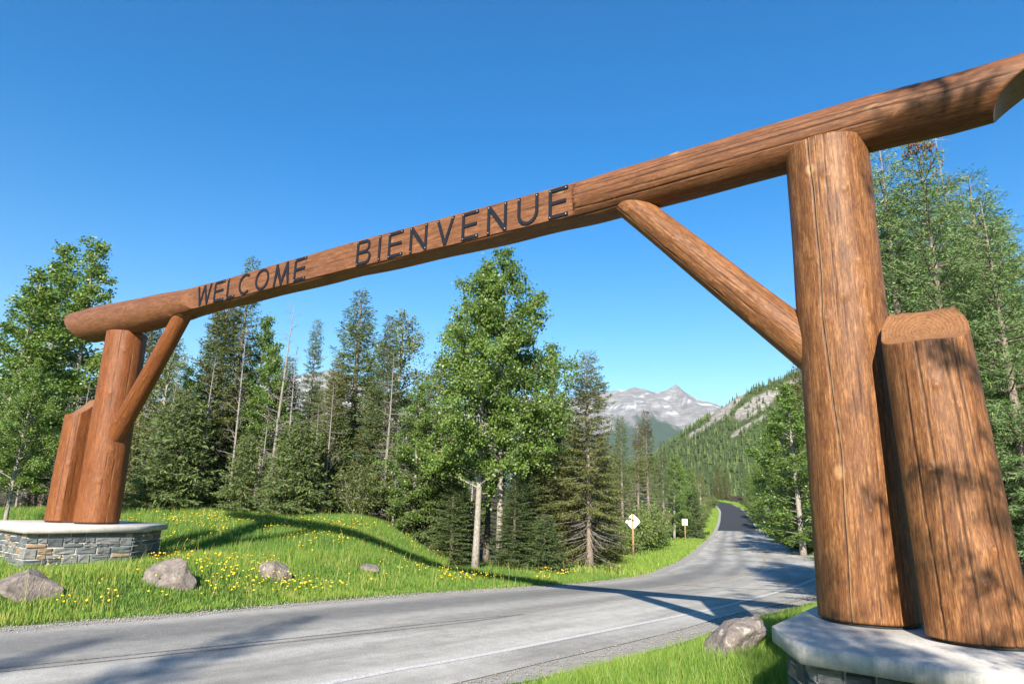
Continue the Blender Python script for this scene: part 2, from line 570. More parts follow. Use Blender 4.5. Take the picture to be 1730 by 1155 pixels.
def road_uv(x, y):
    """signed offset from road edge: <0 inside the road; side -1 left, +1 right"""
    x = np.asarray(x, float).ravel()
    y = np.asarray(y, float).ravel()
    out = np.empty(len(x))
    side = np.empty(len(x))
    for s in range(0, len(x), 20000):
        P = np.c_[x[s:s + 20000], y[s:s + 20000]]
        d2 = ((P[:, None] - RC[None]) ** 2).sum(-1)
        i = d2.argmin(1)
        dv = P - RC[i]
        lat = dv[:, 0] * _tan[i, 1] - dv[:, 1] * _tan[i, 0]
        out[s:s + 20000] = np.maximum(np.abs(lat), np.sqrt(d2[np.arange(len(P)), i]) - 2.0) - RHW[i]
        side[s:s + 20000] = np.sign(lat)
    return out, side


# gate frame (plan): right post PR, left post PL, v along the beam, a away from the camera side
PR = np.array([3.3077, 6.4886])
PL = np.array([-9.2497, 15.6929])
GV = unit(PL - PR)
GA = np.array([GV[1], -GV[0]])
SPAN = float(np.linalg.norm(PL - PR))


def gp(s, a):
    return PR + GV * s + GA * a


def ground(x, y):
    sh = np.shape(x)
    x = np.asarray(x, float).ravel()
    y = np.asarray(y, float).ravel()
    off, side = road_uv(x, y)
    z = zroad(y)
    d = np.clip(off, 0, None)
    left = side < 0
    # verges
    z = z + np.where(left, 0.10 * sstep(0, 3, d) + 0.012 * np.clip(d, 0, 25), 0.16 * sstep(0.1, 1.6, d) + 0.012 * np.clip(d, 0, 30))
    # left pedestal plateau and the grassy mound
    m1 = np.exp(-(((x + 9.2) / 4.2) ** 4 + ((y - 15.5) / 4.5) ** 4)) * 0.42
    xr = sstep(-1.6, -5.6, x) * sstep(-40, -15, x)
    m2 = 1.42 * xr * sstep(14.6, 27.0, y + 0.10 * (x + 6)) * sstep(120, 40, y)
    z = z + np.where(left, np.maximum(m1, m2) * sstep(0.1, 2.5, d), 0)
    z = z + 0.06 * fbm(x * 0.5, y * 0.5, 3, 5) * sstep(0.3, 2.5, d)
    z = z + fbm(x * 0.03, y * 0.03, 3, 9) * 1.2 * sstep(15, 60, d)
    # wooded bank rising beyond the right verge, far away
    z = z - 0.13 * sstep(0.1, -0.6, off)
    return z.reshape(sh)


def gz(x, y):
    return float(ground(np.array([x]), np.array([y]))[0])


def axis(a, b_, c0, step, grow):
    """coordinates fine around c0, growing outwards to a and b_"""
    r, v, s = [c0], c0, step
    while v < b_:
        v += s
        s *= grow
        r.append(v)
    l, v, s = [], c0, step
    while v > a:
        v -= s
        s *= grow
        l.append(v)
    return np.array(l[::-1] + r)


gx = axis(-30000, 30000, -2.0, 0.42, 1.06)
gy = axis(-30000, 40000, 15.0, 0.42, 1.055)
XX, YY = np.meshgrid(gx, gy)
ZZ = ground(np.clip(XX, -400, 600), np.clip(YY, -300, 415))
far = np.maximum(sstep(250, 900, np.hypot(XX, YY)), 0)
ZZ = ZZ * (1 - far) + (-12.0) * far
ny, nx = XX.shape
ii, jj = np.meshgrid(np.arange(ny - 1), np.arange(nx - 1), indexing='ij')
Q = np.stack([ii * nx + jj, ii * nx + jj + 1, (ii + 1) * nx + jj + 1, (ii + 1) * nx + jj], -1).reshape(-1, 4)
offg, sideg = road_uv(np.clip(XX, -400, 600), np.clip(YY, -300, 415))
woodf = np.where(sideg < 0, sstep(1.5, 4.5, offg), sstep(1.5, 4, offg))
xm, ym = XX.ravel(), YY.ravel()
lawn = sstep(30, 27.5, ym) * (sideg < 0) * sstep(-26, -22, xm)
near_r = (sideg > 0) * sstep(12.5, 10.5, ym)
woodf = np.clip(woodf - lawn - near_r, 0, 1)
g = mk('ground', np.c_[XX.ravel(), YY.ravel(), ZZ.ravel()], Q, M['ground'], attrs={'wood_floor': woodf}, smooth=True)
tag(g, 'grassy verge and brown forest floor on both sides of the road', 'ground', kind='structure')


def strip(name, uo, i0, i1, mat, dz, label=None, cat=None, attrs_fn=None, sub=1, kind='structure', parent=None, taper=0.0):
    """a sheet between lateral fractions uo[0..k] of the road pairs (0 = left edge, 1 = right edge)"""
    idx = np.linspace(i0, i1, int((i1 - i0) * sub) + 1)
    Lp = np.stack([np.interp(idx, np.arange(len(RL)), RL[:, k]) for k in (0, 1)], 1)
    Rp = np.stack([np.interp(idx, np.arange(len(RR)), RR[:, k]) for k in (0, 1)], 1)
    k = len(uo)
    uu = np.asarray(uo, float)
    P = Lp[:, None] * (1 - uu)[None, :, None] + Rp[:, None] * uu[None, :, None]
    Z = zroad(P[..., 1]) + dz
    V = np.concatenate([P, Z[..., None]], -1).reshape(-1, 3)
    n = len(idx)
    a, c_ = np.meshgrid(np.arange(n - 1), np.arange(k - 1), indexing='ij')
    Fq = np.stack([a * k + c_, a * k + c_ + 1, (a + 1) * k + c_ + 1, (a + 1) * k + c_], -1).reshape(-1, 4)
    seg = np.linalg.norm(np.diff((Lp + Rp) / 2, axis=0), axis=1)
    vv = np.concatenate([[0], np.cumsum(seg)])
    U = np.tile(uu, n)
    Vv = np.repeat(vv, k)
    at = {'u': U, 'v': Vv}
    if attrs_fn:
        at.update(attrs_fn(U, Vv, V))
    o = mk(name, V, Fq, mat, attrs=at, smooth=True, parent=parent)
    if label:
        tag(o, label, cat, kind=kind)
    elif kind:
        o['kind'] = kind
    return o


i_seam = int(np.argmin(np.abs(RC[:, 1] - 117)))


def lane(U, V, P):
    # darker travelled lane along the far side of the road, fading in and out
    l1 = 1.15 * np.exp(-((U - 0.22) / 0.15) ** 2) * sstep(2, 9, P[:, 1]) * sstep(40, 20, P[:, 1])
    l2 = 0.75 * (np.exp(-((U - 0.22) / 0.05) ** 2) + np.exp(-((U - 0.38) / 0.05) ** 2) + 0.6 * np.exp(-((U - 0.62) / 0.04) ** 2)) * sstep(18, 34, P[:, 1])
    return {'lane': np.clip(l1 + l2, 0, 1)}


strip('gravel_shoulder', [-0.035, 0.03, 0.5, 0.9, 1.035], 0, 419, M['gravel'], -0.004, 'pale gravel shoulder along both road edges', 'gravel')
road = strip('road', np.linspace(0.045, 0.955, 40), 0, i_seam, M['asphalt'], 0.006, 'sun bleached grey asphalt road curving under the log gateway', 'road', lane)
strip('new_road_surface', [0.05, 0.35, 0.65, 0.95], i_seam, 419, M['asphalt_new'], 0.006, 'dark fresh asphalt on the far rising part of the road', 'road')


def ribbon(name, pts, width, mat, dz, label, cat):
    P = catmull(np.asarray(pts, float), len(pts) * 10)
    T = unit(np.gradient(P, axis=0))
    N = np.c_[-T[:, 1], T[:, 0]]
    wv = np.broadcast_to(np.asarray(width, float), (len(P),))[:, None]
    A, B = P + N * wv / 2, P - N * wv / 2
    V = np.concatenate([np.c_[A, zroad(A[:, 1]) + dz], np.c_[B, zroad(B[:, 1]) + dz]])
    n = len(P)
    i = np.arange(n - 1)
    Fq = np.stack([i, i + 1, n + i + 1, n + i], 1)[:, ::-1]
    o = mk(name, V, Fq, mat)
    tag(o, label, cat, kind='structure')
    return o


ribbon('edge_line', [(-14, -4.6), (-6, 3.5), (-1.75, 8.24), (-.77, 9.23), (.55, 10.61), (3.53, 13.92), (5.28, 16.17), (8.4, 20.8), (11.88, 26.76)], 0.12, M['white_paint'], 0.011, 'worn white edge line along the near road edge', 'road marking')
ribbon('centre_line', [(4.2, 19.6), (6.6, 22.8), (9.0, 26.6), (11.3, 31.4), (14.5, 39.6), (19.8, 54), (22.5, 63.5), (28.4, 84), (38.6, 116)], 0.16, M['yellow_paint'], 0.011, 'faded yellow centre line on the curve beyond the gateway', 'road marking')
for k, dl in enumerate((0.0, 0.16)):
    ribbon('tyre_mark', [(-6.2 + dl, 8.0 - dl), (-3.7 + dl, 10.02 - dl), (-2.47 + dl, 11.05 - dl), (-1.0 + dl, 12.3 - dl), (.35, 13.40)], 0.05, M['rubber_mark'], 0.0105, 'thin dark curved tyre mark on the grey road', 'road marking')
for pts in ([(7.4, 27.0), (10.6, 26.4), (13.2, 27.2)], [(8.4, 31.6), (12.2, 31.0), (15.5, 31.4)], [(4.2, 21.4), (6.8, 20.0), (9.4, 20.4)], [(11.6, 41.5), (14.5, 41.0), (17.5, 41.2)]):
    ribbon('sealed_crack', pts, 0.07, M['rubber_mark'], 0.0105, 'dark sealed crack running across the road', 'road marking')


# ------------------------------------------------------------------ log gateway
def log_data(name, L, rad, nt_, nz_, mat, cracks=(), knots=(), lo=None, hi=None, clip=None, bow=None, seed=1, rough=0.012):
    rs = np.random.default_rng(seed)
    t = np.linspace(0, 1, nz_)
    th = np.linspace(-math.pi, math.pi, nt_, endpoint=False)
    T, TH = np.meshgrid(t, th, indexing='ij')
    z = T * L
    r = rad(T) * np.ones_like(T)
    ph = rs.uniform(0, 6.28, 12)
    wob = sum(rs.uniform(.4, 1) * np.sin(k * TH + ph[k] + z * rs.uniform(-.5, .5)) for k in (2, 3, 5, 7)) / 3
    wob = wob + 0.8 * np.sin(z * 1.7 + ph[8] + TH) * np.sin(z * 0.9 + ph[9]) + 0.35 * np.sin(z * 4.3 + 2 * TH + ph[10])
    r = r * (1 + rough * wob)
    crack = np.zeros_like(T)
    knot = np.zeros_like(T)
    pale = np.zeros_like(T)
    disp = np.zeros_like(T)
    for (t0, wan, z0, z1, wd, dp, pl) in cracks:
        tc = t0 + wan * (np.sin(z * 1.1 + t0 * 5) * 0.5 + 0.3 * np.sin(z * 2.9 + t0 * 9) + 0.12 * np.sin(z * 7.1 + t0))
        d = (np.mod(TH - tc + math.pi, 2 * math.pi) - math.pi) * rad(T)
        env = sstep(z0, z0 + 0.25, z) * sstep(z1, z1 - 0.4, z)
        m = np.exp(-(d / wd) ** 2) * env
        crack = np.maximum(crack, m)
        disp -= dp * m
        if pl:
            pale = np.maximum(pale, pl * np.exp(-((d - 1.9 * wd) / (0.8 * wd)) ** 2) * env)
    for (kt, kz, kr, pl) in knots:
        d = np.hypot((np.mod(TH - kt + math.pi, 2 * math.pi) - math.pi) * rad(T), (z - kz) * 0.85) / kr
        knot = np.maximum(knot, np.exp(-(d / 0.8) ** 4) * 0.85)
        knot = np.maximum(knot, 0.5 * np.exp(-((d - 1.35) / 0.28) ** 2))
        if pl:
            pale = np.maximum(pale, pl * (np.exp(-((d - .62) / 0.26) ** 2) * .8 + .25 * np.exp(-(d / .6) ** 4)))
        disp += 0.012 * np.exp(-(d / 1.5) ** 2) - 0.006 * np.exp(-(d / 0.4) ** 2)
    r = r + disp
    X, Y = r * np.cos(TH), r * np.sin(TH)

    def shape(X, Y, T):
        zl = lo(X, Y) if lo else 0.0
        zh = hi(X, Y) if hi else L
        Z = zl + T * (zh - zl)
        if clip:
            X, Y = clip(X, Y, Z)
        if bow:
            bx, by = bow(Z)
            X, Y = X + bx, Y + by
        return X, Y, Z
    V = [np.stack(shape(X, Y, T), -1).reshape(-1, 3)]
    i, j = np.meshgrid(np.arange(nz_ - 1), np.arange(nt_), indexing='ij')
    j2 = (j + 1) % nt_
    Qs = [np.stack([i * nt_ + j, i * nt_ + j2, (i + 1) * nt_ + j2, (i + 1) * nt_ + j], -1).reshape(-1, 4)]
    n = nz_ * nt_
    cr, kn, pa, rg = [crack.ravel()], [knot.ravel()], [pale.ravel()], [np.full(nz_ * nt_, -1.0)]
    Ts = []
    for end in (0, 1):       # end grain rings
        row = 0 if end == 0 else nz_ - 1
        prev = row * nt_ + np.arange(nt_)
        fr = [0.985, 0.8, 0.6, 0.4, 0.2]
        for f in fr:
            x, y = X[row] * f, Y[row] * f
            V.append(np.stack(shape(x, y, np.full(nt_, float(end))), -1))
            cur = n + np.arange(nt_)
            n += nt_
            q = np.stack([prev, np.roll(prev, -1), np.roll(cur, -1), cur], 1)
            Qs.append(q if end else q[:, ::-1])
            prev = cur
            chk = np.clip(np.sin(np.arange(nt_) * 2 * math.pi / nt_ * 5 + 1.3) * 6 - 5.2, 0, 1) * (1 if 0.1 < f < 0.9 else 0)
            cr.append(chk); kn.append(np.zeros(nt_)); pa.append(np.zeros(nt_)); rg.append(np.full(nt_, f))
        c_ = np.array([0.0]), np.array([0.0])
        V.append(np.stack(shape(c_[0], c_[1], np.array([float(end)])), -1))
        tri = np.stack([prev, np.roll(prev, -1), np.full(nt_, n)], 1)
        Ts.append(tri if end else tri[:, ::-1])
        n += 1
        cr.append([0.0]); kn.append([0.0]); pa.append([0.0]); rg.append([0.02])
    me = mk(name, np.concatenate(V), [np.concatenate(Qs), np.concatenate(Ts)], mat, smooth=True, data_only=True,
            attrs={'crack': np.concatenate(cr), 'knot': np.concatenate(kn), 'pale': np.concatenate(pa), 'ring': np.concatenate(rg)})
    return me


def frame(origin, zdir, xhint):
    z = unit(np.asarray(zdir, float))
    x = np.asarray(xhint, float)
    x = unit(x - z * (x @ z))
    y = np.cross(z, x)
    return Matrix(((x[0], y[0], z[0], origin[0]), (x[1], y[1], z[1], origin[1]), (x[2], y[2], z[2], origin[2]), (0, 0, 0, 1)))


CAP_R, CAP_L, BEAM_UNDER = 1.0505, 1.3513, 5.754
gate = empty('log_gateway', (PR[0], PR[1], CAP_R))
tag(gate, 'big varnished log gateway with dark lettering spanning the road', 'gateway')
GI = gate.matrix_world.copy()
GI = Matrix.Translation((PR[0], PR[1], CAP_R)).inverted()


def place(name, me, mw, parent=gate, inv=GI):
    o = ob(name, me, parent)
    o.matrix_local = inv @ mw
    return o


D2R = math.pi / 180
BASE = 0.03
# right post
HR = BEAM_UNDER - CAP_R - BASE
kn = [(-136 * D2R, 1.28, 0.055, 0.4), (-140 * D2R, 4.32, 0.055, .5), (-118 * D2R, 4.22, 0.03, .1), (-112 * D2R, 2.95, 0.035, .1), (-90 * D2R, 3.3, 0.04, .1), (-84 * D2R, 3.05, 0.03, 0), (-84 * D2R, 2.75, 0.035, .1), (-98 * D2R, 4.05, 0.025, .2), (-150 * D2R, 3.4, 0.025, .1), (-135 * D2R, 2.75, 0.03, .1), (-105 * D2R, 0.95, .03, 0), (30 * D2R, 2, .04, 0), (120 * D2R, 3, .05, 0)]
ck = [(-137 * D2R, 0.10, -1, 9, 0.0065, 0.03, 0.9), (-120 * D2R, 0.05, 2.6, 9, 0.004, 0.01, 0), (-103 * D2R, 0.06, -1, 2.6, 0.0035, 0.008, 0), (-111 * D2R, 0.05, 1.6, 4.2, 0.003, 0.008, 0), (-92 * D2R, 0.04, 0.3, 2.2, 0.003, 0.007, 0), (-129 * D2R, 0.05, 3.5, 9, 0.003, 0.007, 0.4), (60 * D2R, 0.1, 0, 5, 0.006, 0.02, 0)]
place('post', log_data('post', HR, lambda t: 0.424 - 0.023 * t, 280, 220, M['wood'], ck, kn, seed=3, rough=.016), frame((PR[0], PR[1], CAP_R + BASE), (0, 0, 1), (1, 0, 0)))
# left post (hewn, slightly faceted)
HL = BEAM_UNDER - CAP_L - BASE


def facet(X, Y, Z):
    r_ = np.hypot(X, Y)
    th = np.arctan2(Y, X)
    k = np.cos(math.pi / 8) / np.cos(np.mod(th + 0.2, math.pi / 4) - math.pi / 8)
    r2 = r_ * (0.62 + 0.38 * np.clip(k * 1.03, 0, 1.0))
    return r2 * np.cos(th), r2 * np.sin(th)


ckl = [(-38 * D2R, 0.06, -1, 9, 0.0055, 0.012, 0.2), (-62 * D2R, 0.05, 0.1, 2.4, 0.005, 0.01, 0), (-75 * D2R, 0.05, 1.9, 9, 0.005, 0.01, 0)]
knl = [(-60 * D2R, 3.9, 0.04, 0), (-80 * D2R, 2.9, 0.04, .1), (-50 * D2R, 1.6, 0.04, 0), (-70 * D2R, .9, .035, 0)]
place('post', log_data('post', HL, lambda t: 0.455 - 0.02 * t, 180, 150, M['wood_red'], ckl, knl, seed=5, clip=facet, rough=0.016), frame((PL[0], PL[1], CAP_L + BASE), (0, 0, 1), (1, 0, 0)))

# buttress logs: flat side towards the post, scooped top. local x = outwards along the beam
for side, (cap_z, zin, zlip, mat, sd, oo, aa, rb_, rt_) in (('r', (CAP_R, 3.82, 3.42, M['wood'], 11, .82, -.45, .388, .338)), ('l', (CAP_L, 4.24, 3.80, M['wood_red'], 12, 1.0, -.27, .40, .365))):
    base = PR if side == 'r' else PL
    outd = -GV if side == 'r' else GV
    c2 = base + outd * oo + GA * aa
    Lb = zin - cap_z - BASE
    drop = zin - zlip

    def hi(X, Y, Lb=Lb, drop=drop, side=side):
        near = -Y if side == 'r' else Y           # distance towards the approach side
        uu = np.clip((near + 0.22) / 0.56, 0, 1)
        return Lb - drop * (1 - (1 - uu) ** 1.9)

    def flat(X, Y, Z):
        return np.maximum(X, -0.325), Y
    # angle of the side that faces the camera in the local frame (x = outd, y = up x outd)
    yl = np.array([-outd[1], outd[0]])
    tocam = unit(-c2)
    a0 = math.atan2(tocam @ yl, tocam @ outd)
    ck = [(a0 + dx, 0.05, z0, z1, 0.0062, 0.014, 0) for dx, z0, z1 in ((-0.55, -1, 2.6), (-0.2, 0.4, 9), (0.12, -1, 1.8), (0.4, 1.2, 9), (0.66, -1, 9), (0.85, 0.2, 2.0), (3.0, -1, 9))]
    knb = [(a0 + dx, zz, rr, 0) for dx, zz, rr in ((0.1, 2.3, .03), (-.3, 1.5, .03), (0.6, .8, .035), (.3, .5, .025), (-.5, .3, .03))]
    me = log_data('buttress', Lb, lambda t, a=rb_, c=rt_: a + (c - a) * t, 240 if side == 'r' else 160, 180 if side == 'r' else 110, mat, ck, knb, hi=hi, clip=flat, seed=sd, bow=(lambda Z: (-0.042 * Z, 0 * Z)) if side == 'r' else None)
    place('buttress', me, frame((c2[0], c2[1], cap_z + BASE), (0, 0, 1), (outd[0], outd[1], 0)))

# steel base plates under the four logs
for c2, cz, rr in ((PR, CAP_R, .40), (PL, CAP_L, .43), (PR - GV * .86 - GA * .45, CAP_R, .355), (PL + GV * 1.02 - GA * .27, CAP_L, .37)):
    th = np.linspace(0, 2 * math.pi, 40, endpoint=False)
    V, Fx = prism(np.c_[np.cos(th) * rr, np.sin(th) * rr], 0.001, BASE + .004)
    place('base_plate', mk('base_plate', V, Fx, M['gasket'], data_only=True), Matrix.Translation((c2[0], c2[1], cz)))

# beam
BS = np.array([-2.4, -1.52, -1.12, -.44, .70, 2.85, 5.11, 7.5, 11.5, 12.86, 13.96, 14.98, 17.33, 19.2])
BZ = np.array([5.91, 5.91, 5.90, 5.93, 5.92, 5.906, 5.953, 6.015, 6.06, 6.079, 6.103, 6.134, 6.235, 6.27])
BR = np.array([.275, .280, .287, .285, .296, .304, .308, .305, .300, .318, .372, .398, .445, .45])
S0, S1 = -2.35, 18.75
FLAT = 0.205


def b_rad(t):
    return np.interp(S0 + t * (S1 - S0), BS, BR)


def b_bow(Z):
    return np.interp(S0 + Z, BS, BZ) - 5.9, 0 * Z


def b_lo(X, Y):      # right end, bottom edge set back, hollow scoop
    h = np.clip((X + 0.28) / 0.56, 0, 1)
    return (-1.46 - 0.85 * h ** 1.7) - S0


def b_hi(X, Y):
    h = np.clip((X + 0.45) / 0.9, 0, 1)
    return (17.5 + 1.15 * h ** 0.8) - S0


def b_clip(X, Y, Z):
    s = S0 + Z
    cut = np.where(s < 2.98, 9.0, np.where(s < 12.15, 0.0, ((s - 12.15) / 0.55) ** 2 * 0.16)) + FLAT
    Y2 = np.maximum(Y, -cut)
    # hewn underside along the carved length
    inn = (s > 2.6) & (s < 12.8)
    X2 = np.where(inn, np.maximum(X, -0.245 - 0.02 * np.sin(s * 3.1)), X)
    return X2, Y2


# local frame: z along the beam (right to left), x up, y = away from camera
zb = np.array([GV[0], GV[1], 0])
org = np.array([*(gp(S0, 0)), 5.9])
na = math.pi * -0.5
ckb = [(na + .25, 0.03, 0.5, 4.9, .0058, .012, 0), (na + .02, 0.03, 0, 5.2, .0065, .014, 0), (na + .42, 0.03, 2.2, 6, .0058, .012, 0), (na - .35, .04, 1, 4.6, .0058, .012, 0), (na - .6, .04, 2.6, 5.2, .0058, .012, 0), (na + .12, .02, 5.4, 9.5, .004, .008, 0), (na - .1, .02, 8.2, 13, .005, .008, 0), (na + .28, .02, 10.5, 15, .005, .008, 0), (na + .5, .04, 15, 20, .007, .012, 0), (na - .9, .05, 4, 16, .006, .015, 0), (na + .95, .04, 3, 17, .008, .02, 0)]
rk = np.random.default_rng(21)
knbm = [(na + rk.uniform(-.9, .9), zz, rk.uniform(.02, .04), rk.choice([0, 0.1, .35])) for zz in np.concatenate([rk.uniform(.4, 5.3, 17), rk.uniform(5.4, 15, 14), rk.uniform(15, 20.5, 6)])]
beam = place('beam', log_data('beam', S1 - S0, b_rad, 190, 440, M['wood_beam'], ckb, knbm, lo=b_lo, hi=b_hi, clip=b_clip, bow=b_bow, seed=8, rough=0.014), frame(org, zb, (0, 0, 1)))

# braces
for (s0, z0, s1, z1, r0, r1, mat, sd) in ((0.22, 3.52, 2.42, 5.85, .222, .180, M['wood'], 31), (15.28, 3.30, 12.95, 5.92, .208, .178, M['wood_red'], 32)):
    P0 = np.array([*gp(s0, -.02), z0])
    P1 = np.array([*gp(s1, -.02), z1])
    Lb = float(np.linalg.norm(P1 - P0))
    fr = frame(P0, P1 - P0, (-GA[0], -GA[1], 0))
    ck = [(0.15, 0.08, .3, 2.6, .004, .01, 0), (-.25, .07, .6, 2.9, .004, .01, 0), (.6, .07, .2, 2.2, .004, .01, 0), (-.7, .07, 1, 9, .004, .01, 0)]
    kb = [(rk.uniform(-.9, .9), rk.uniform(.2, Lb - .2), rk.uniform(.018, .03), rk.choice([0, .2])) for _ in range(11)]
    place('brace', log_data('brace', Lb, lambda t, a=r0, c=r1: a + (c - a) * t, 120, 130, mat, ck, kb, seed=sd, rough=0.02), fr)
# notch seat plate on the left post below the brace
V, Fx = box_arrays(-.17, .17, -.13, .13, 0, .02)
sp_ = np.array([*gp(14.90, -.10)])


# letters -------------------------------------------------------------
def arc(cx, cy, rx, ry, a0, a1, n=14):
    a = np.radians(np.linspace(a0, a1, n))
    return list(zip(cx + rx * np.cos(a), cy + ry * np.sin(a)))


def glyph(ch, w, h, s):
    """list of outlines (u right as read, v up)"""
    if ch == 'E':
        return [[(0, 0), (w, 0), (w, s), (s, s), (s, h * .46), (w * .9, h * .46), (w * .9, h * .46 + s), (s, h * .46 + s), (s, h - s), (w, h - s), (w, h), (0, h)]]
    if ch == 'L':
        return [[(0, 0), (w, 0), (w, s), (s, s), (s, h), (0, h)]]
    if ch == 'I':
        x = (w - s) / 2
        return [[(x, 0), (x + s, 0), (x + s, h), (x, h)]]
    if ch == 'N':
        k = s * 1.15
        return [[(0, 0), (s, 0), (s, h - s * 1.9), (w - k, 0), (w, 0), (w, h), (w - s, h), (w - s, s * 1.9), (k, h), (0, h)]]
    if ch == 'V':
        k = s * 1.08
        return [[(w / 2 - s * .55, 0), (w / 2 + s * .55, 0), (w, h), (w - k, h), (w / 2, s * 1.8), (k, h), (0, h)]]
    if ch == 'W':
        k = s * 1.05
        q = w / 4
        return [[(q - s * .5, 0), (q + s * .5, 0), (w / 2, h * .80), (3 * q - s * .5, 0), (3 * q + s * .5, 0), (w, h), (w - k, h), (3 * q, s * 2.2), (w / 2 + s * .5, h), (w / 2 - s * .5, h), (q, s * 2.2), (k, h), (0, h)]]
    if ch == 'M':
        k = s * 1.0
        return [[(0, 0), (k, 0), (w * .16 + s * .55, h * .62), (w / 2 - s * .45, 0), (w / 2 + s * .45, 0), (w * .84 - s * .55, h * .62), (w - k, 0), (w, 0), (w * .88, h), (w * .88 - s, h), (w / 2, s * 1.9), (w * .12 + s, h), (w * .12, h)]]
    if ch == 'U':
        r_ = w / 2
        return [[(0, h), (0, r_)] + arc(r_, r_, r_, r_, 180, 360, 18)[1:-1] + [(w, r_), (w, h), (w - s, h), (w - s, r_)] + arc(r_, r_, r_ - s, r_ - s, 360, 180, 18)[1:-1] + [(s, r_), (s, h)]]
    if ch == 'C':
        return [arc(w * .55, h / 2, w * .55, h / 2, 52, 308, 30) + arc(w * .55, h / 2, w * .55 - s, h / 2 - s, 308, 52, 30)]
    if ch == 'O':
        o1, i1 = arc(w / 2, h / 2, w / 2, h / 2, 0, 180, 22), arc(w / 2, h / 2, w / 2 - s, h / 2 - s, 180, 0, 22)
        o2, i2 = arc(w / 2, h / 2, w / 2, h / 2, 180, 360, 22), arc(w / 2, h / 2, w / 2 - s, h / 2 - s, 360, 180, 22)
        return [o1 + i1, o2 + i2]
    if ch == 'B':
        m = h * .52
        t = s * .55
        rt_ = (h - m) / 2 + t / 2
        rb_ = (m) / 2

        def bowl(y0, y1, xe, tt, tb):
            r_ = (y1 - y0) / 2
            cy = (y0 + y1) / 2
            out = [(s, y0), (xe - r_, y0)] + arc(xe - r_, cy, r_, r_, -90, 90, 14)[1:-1] + [(xe - r_, y1), (s, y1)]
            y0i, y1i = y0 + tb, y1 - tt
            ri = (y1i - y0i) / 2
            ci = (y0i + y1i) / 2
            rx = r_ - s
            return [out + [(s, y1i), (xe - r_, y1i)] + arc(xe - r_, ci, rx, ri, 90, -90, 14)[1:-1] + [(xe - r_, y0i), (s, y0i)]]
        return [[(0, 0), (s, 0), (s, h), (0, h)]] + bowl(m, h, w * .93, s, t) + bowl(0, m, w, t, s)
    return []


def letter_mesh(ch, w, h, s, th=0.014):
    V, faces, mi = [], [], []
    for poly in glyph(ch, w, h, s):
        n = len(poly)
        k = len(V)
        V += [(p[0], p[1], 0) for p in poly] + [(p[0], p[1], th) for p in poly]
        faces.append([k + n + i for i in range(n)])
        mi.append(0)
        for i in range(n):
            j = (i + 1) % n
            faces.append([k + i, k + j, k + n + j, k + n + i])
            mi.append(0)
    # small fixing screws near the stroke ends
    sc = {'E': [(.5, .5), (.5, -.5), (-.6, .5), (-.6, -.5)], 'I': [(0.5, .5), (.5, -.5)], 'N': [(.5, .5), (.5, -.5), (-.5, .5), (-.5, -.5)], 'U': [(.5, -.5), (-.5, -.5)], 'V': [(.7, -.5), (-.7, -.5)], 'L': [(.5, .5), (.5, -.5), (-.6, .5)], 'B': [(.5, .5), (.5, -.5)]}.get(ch, [])
    for a, c_ in sc:
        x = a * s if a > 0 else w + a * s
        if ch == 'I':
            x = w / 2
        y = c_ * s if c_ > 0 else h + c_ * s
        k = len(V)
        rr = 0.0075
        V += [(x + rr * math.cos(q * math.pi / 4), y + rr * math.sin(q * math.pi / 4), th + 0.002) for q in range(8)]
        faces.append([k + q for q in range(8)])
        mi.append(1)
    me = bpy.data.meshes.new('letter')
    me.from_pydata(V, [], faces)
    me.polygons.foreach_set('material_index', mi)
    me.materials.append(M['letter'])
    me.materials.append(M['screw'])
    me.update()
    return me


LET = [('W', 12.16, .52), ('E', 11.52, .36), ('L', 11.05, .28), ('C', 10.64, .38), ('O', 10.09, .43), ('M', 9.50, .47), ('E', 8.89, .34),
       ('B', 7.21, .345), ('I', 6.715, .11), ('E', 6.455, .325), ('N', 5.975, .365), ('V', 5.42, .36), ('E', 4.91, .31), ('N', 4.435, .345), ('U', 3.905, .345), ('E', 3.39, .30)]
BMW = frame(org, zb, (0, 0, 1))
LH = 0.425
for ch, s0, w_ in LET:
    zc = float(np.interp(s0 - w_ / 2, BS, BZ))
    me = letter_mesh(ch, w_, LH, 0.047)
    # u along -GV, v up, out of the face along -GA
    pos = gp(s0, -(FLAT + 0.003))
    mw = Matrix(((-GV[0], 0, -GA[0], pos[0]), (-GV[1], 0, -GA[1], pos[1]), (0, 1, 0, zc - LH / 2), (0, 0, 0, 1)))
    o = ob('letter', me, beam)
    o.matrix_local = BMW.inverted() @ mw
    o['label'] = 'black metal letter %s' % ch

# ------------------------------------------------------------------ stone pedestals
def unit_stone(seed):
    rs = np.random.default_rng(seed)
    # box, local x along the wall 0..1, y depth (front at -1), z 0..1; front face 3x2 grid, uneven
    xs, zs = [0, .06, .5, .94, 1], [0, .1, .5, .9, 1]
    V = []
    for k, zz in enumerate(zs):
        for j, xx in enumerate(xs):
            e = (j in (0, 4)) or (k in (0, 4))
            d = -0.55 if e else -1.0 - rs.uniform(-.25, .22)
            V.append((xx + (0 if e else rs.uniform(-.03, .03)), d, zz))
    Q = [(k * 5 + j, k * 5 + j + 1, (k + 1) * 5 + j + 1, (k + 1) * 5 + j) for k in range(4) for j in range(4)]
    n = len(V)
    V += [(0, 0, 0), (1, 0, 0), (1, 0, 1), (0, 0, 1)]
    Q += [(n, n + 1, 4, 0), (n + 3, 20, 24, n + 2)]
    ngl = [[n] + [k * 5 for k in range(5)] + [n + 3], [n + 1, n + 2] + [k * 5 + 4 for k in range(4, -1, -1)]]
    me = bpy.data.meshes.new('stone')
    me.from_pydata(V, [], [list(q) for q in Q] + ngl)
    me.materials.append(M['stone'])
    me.update()
    return me


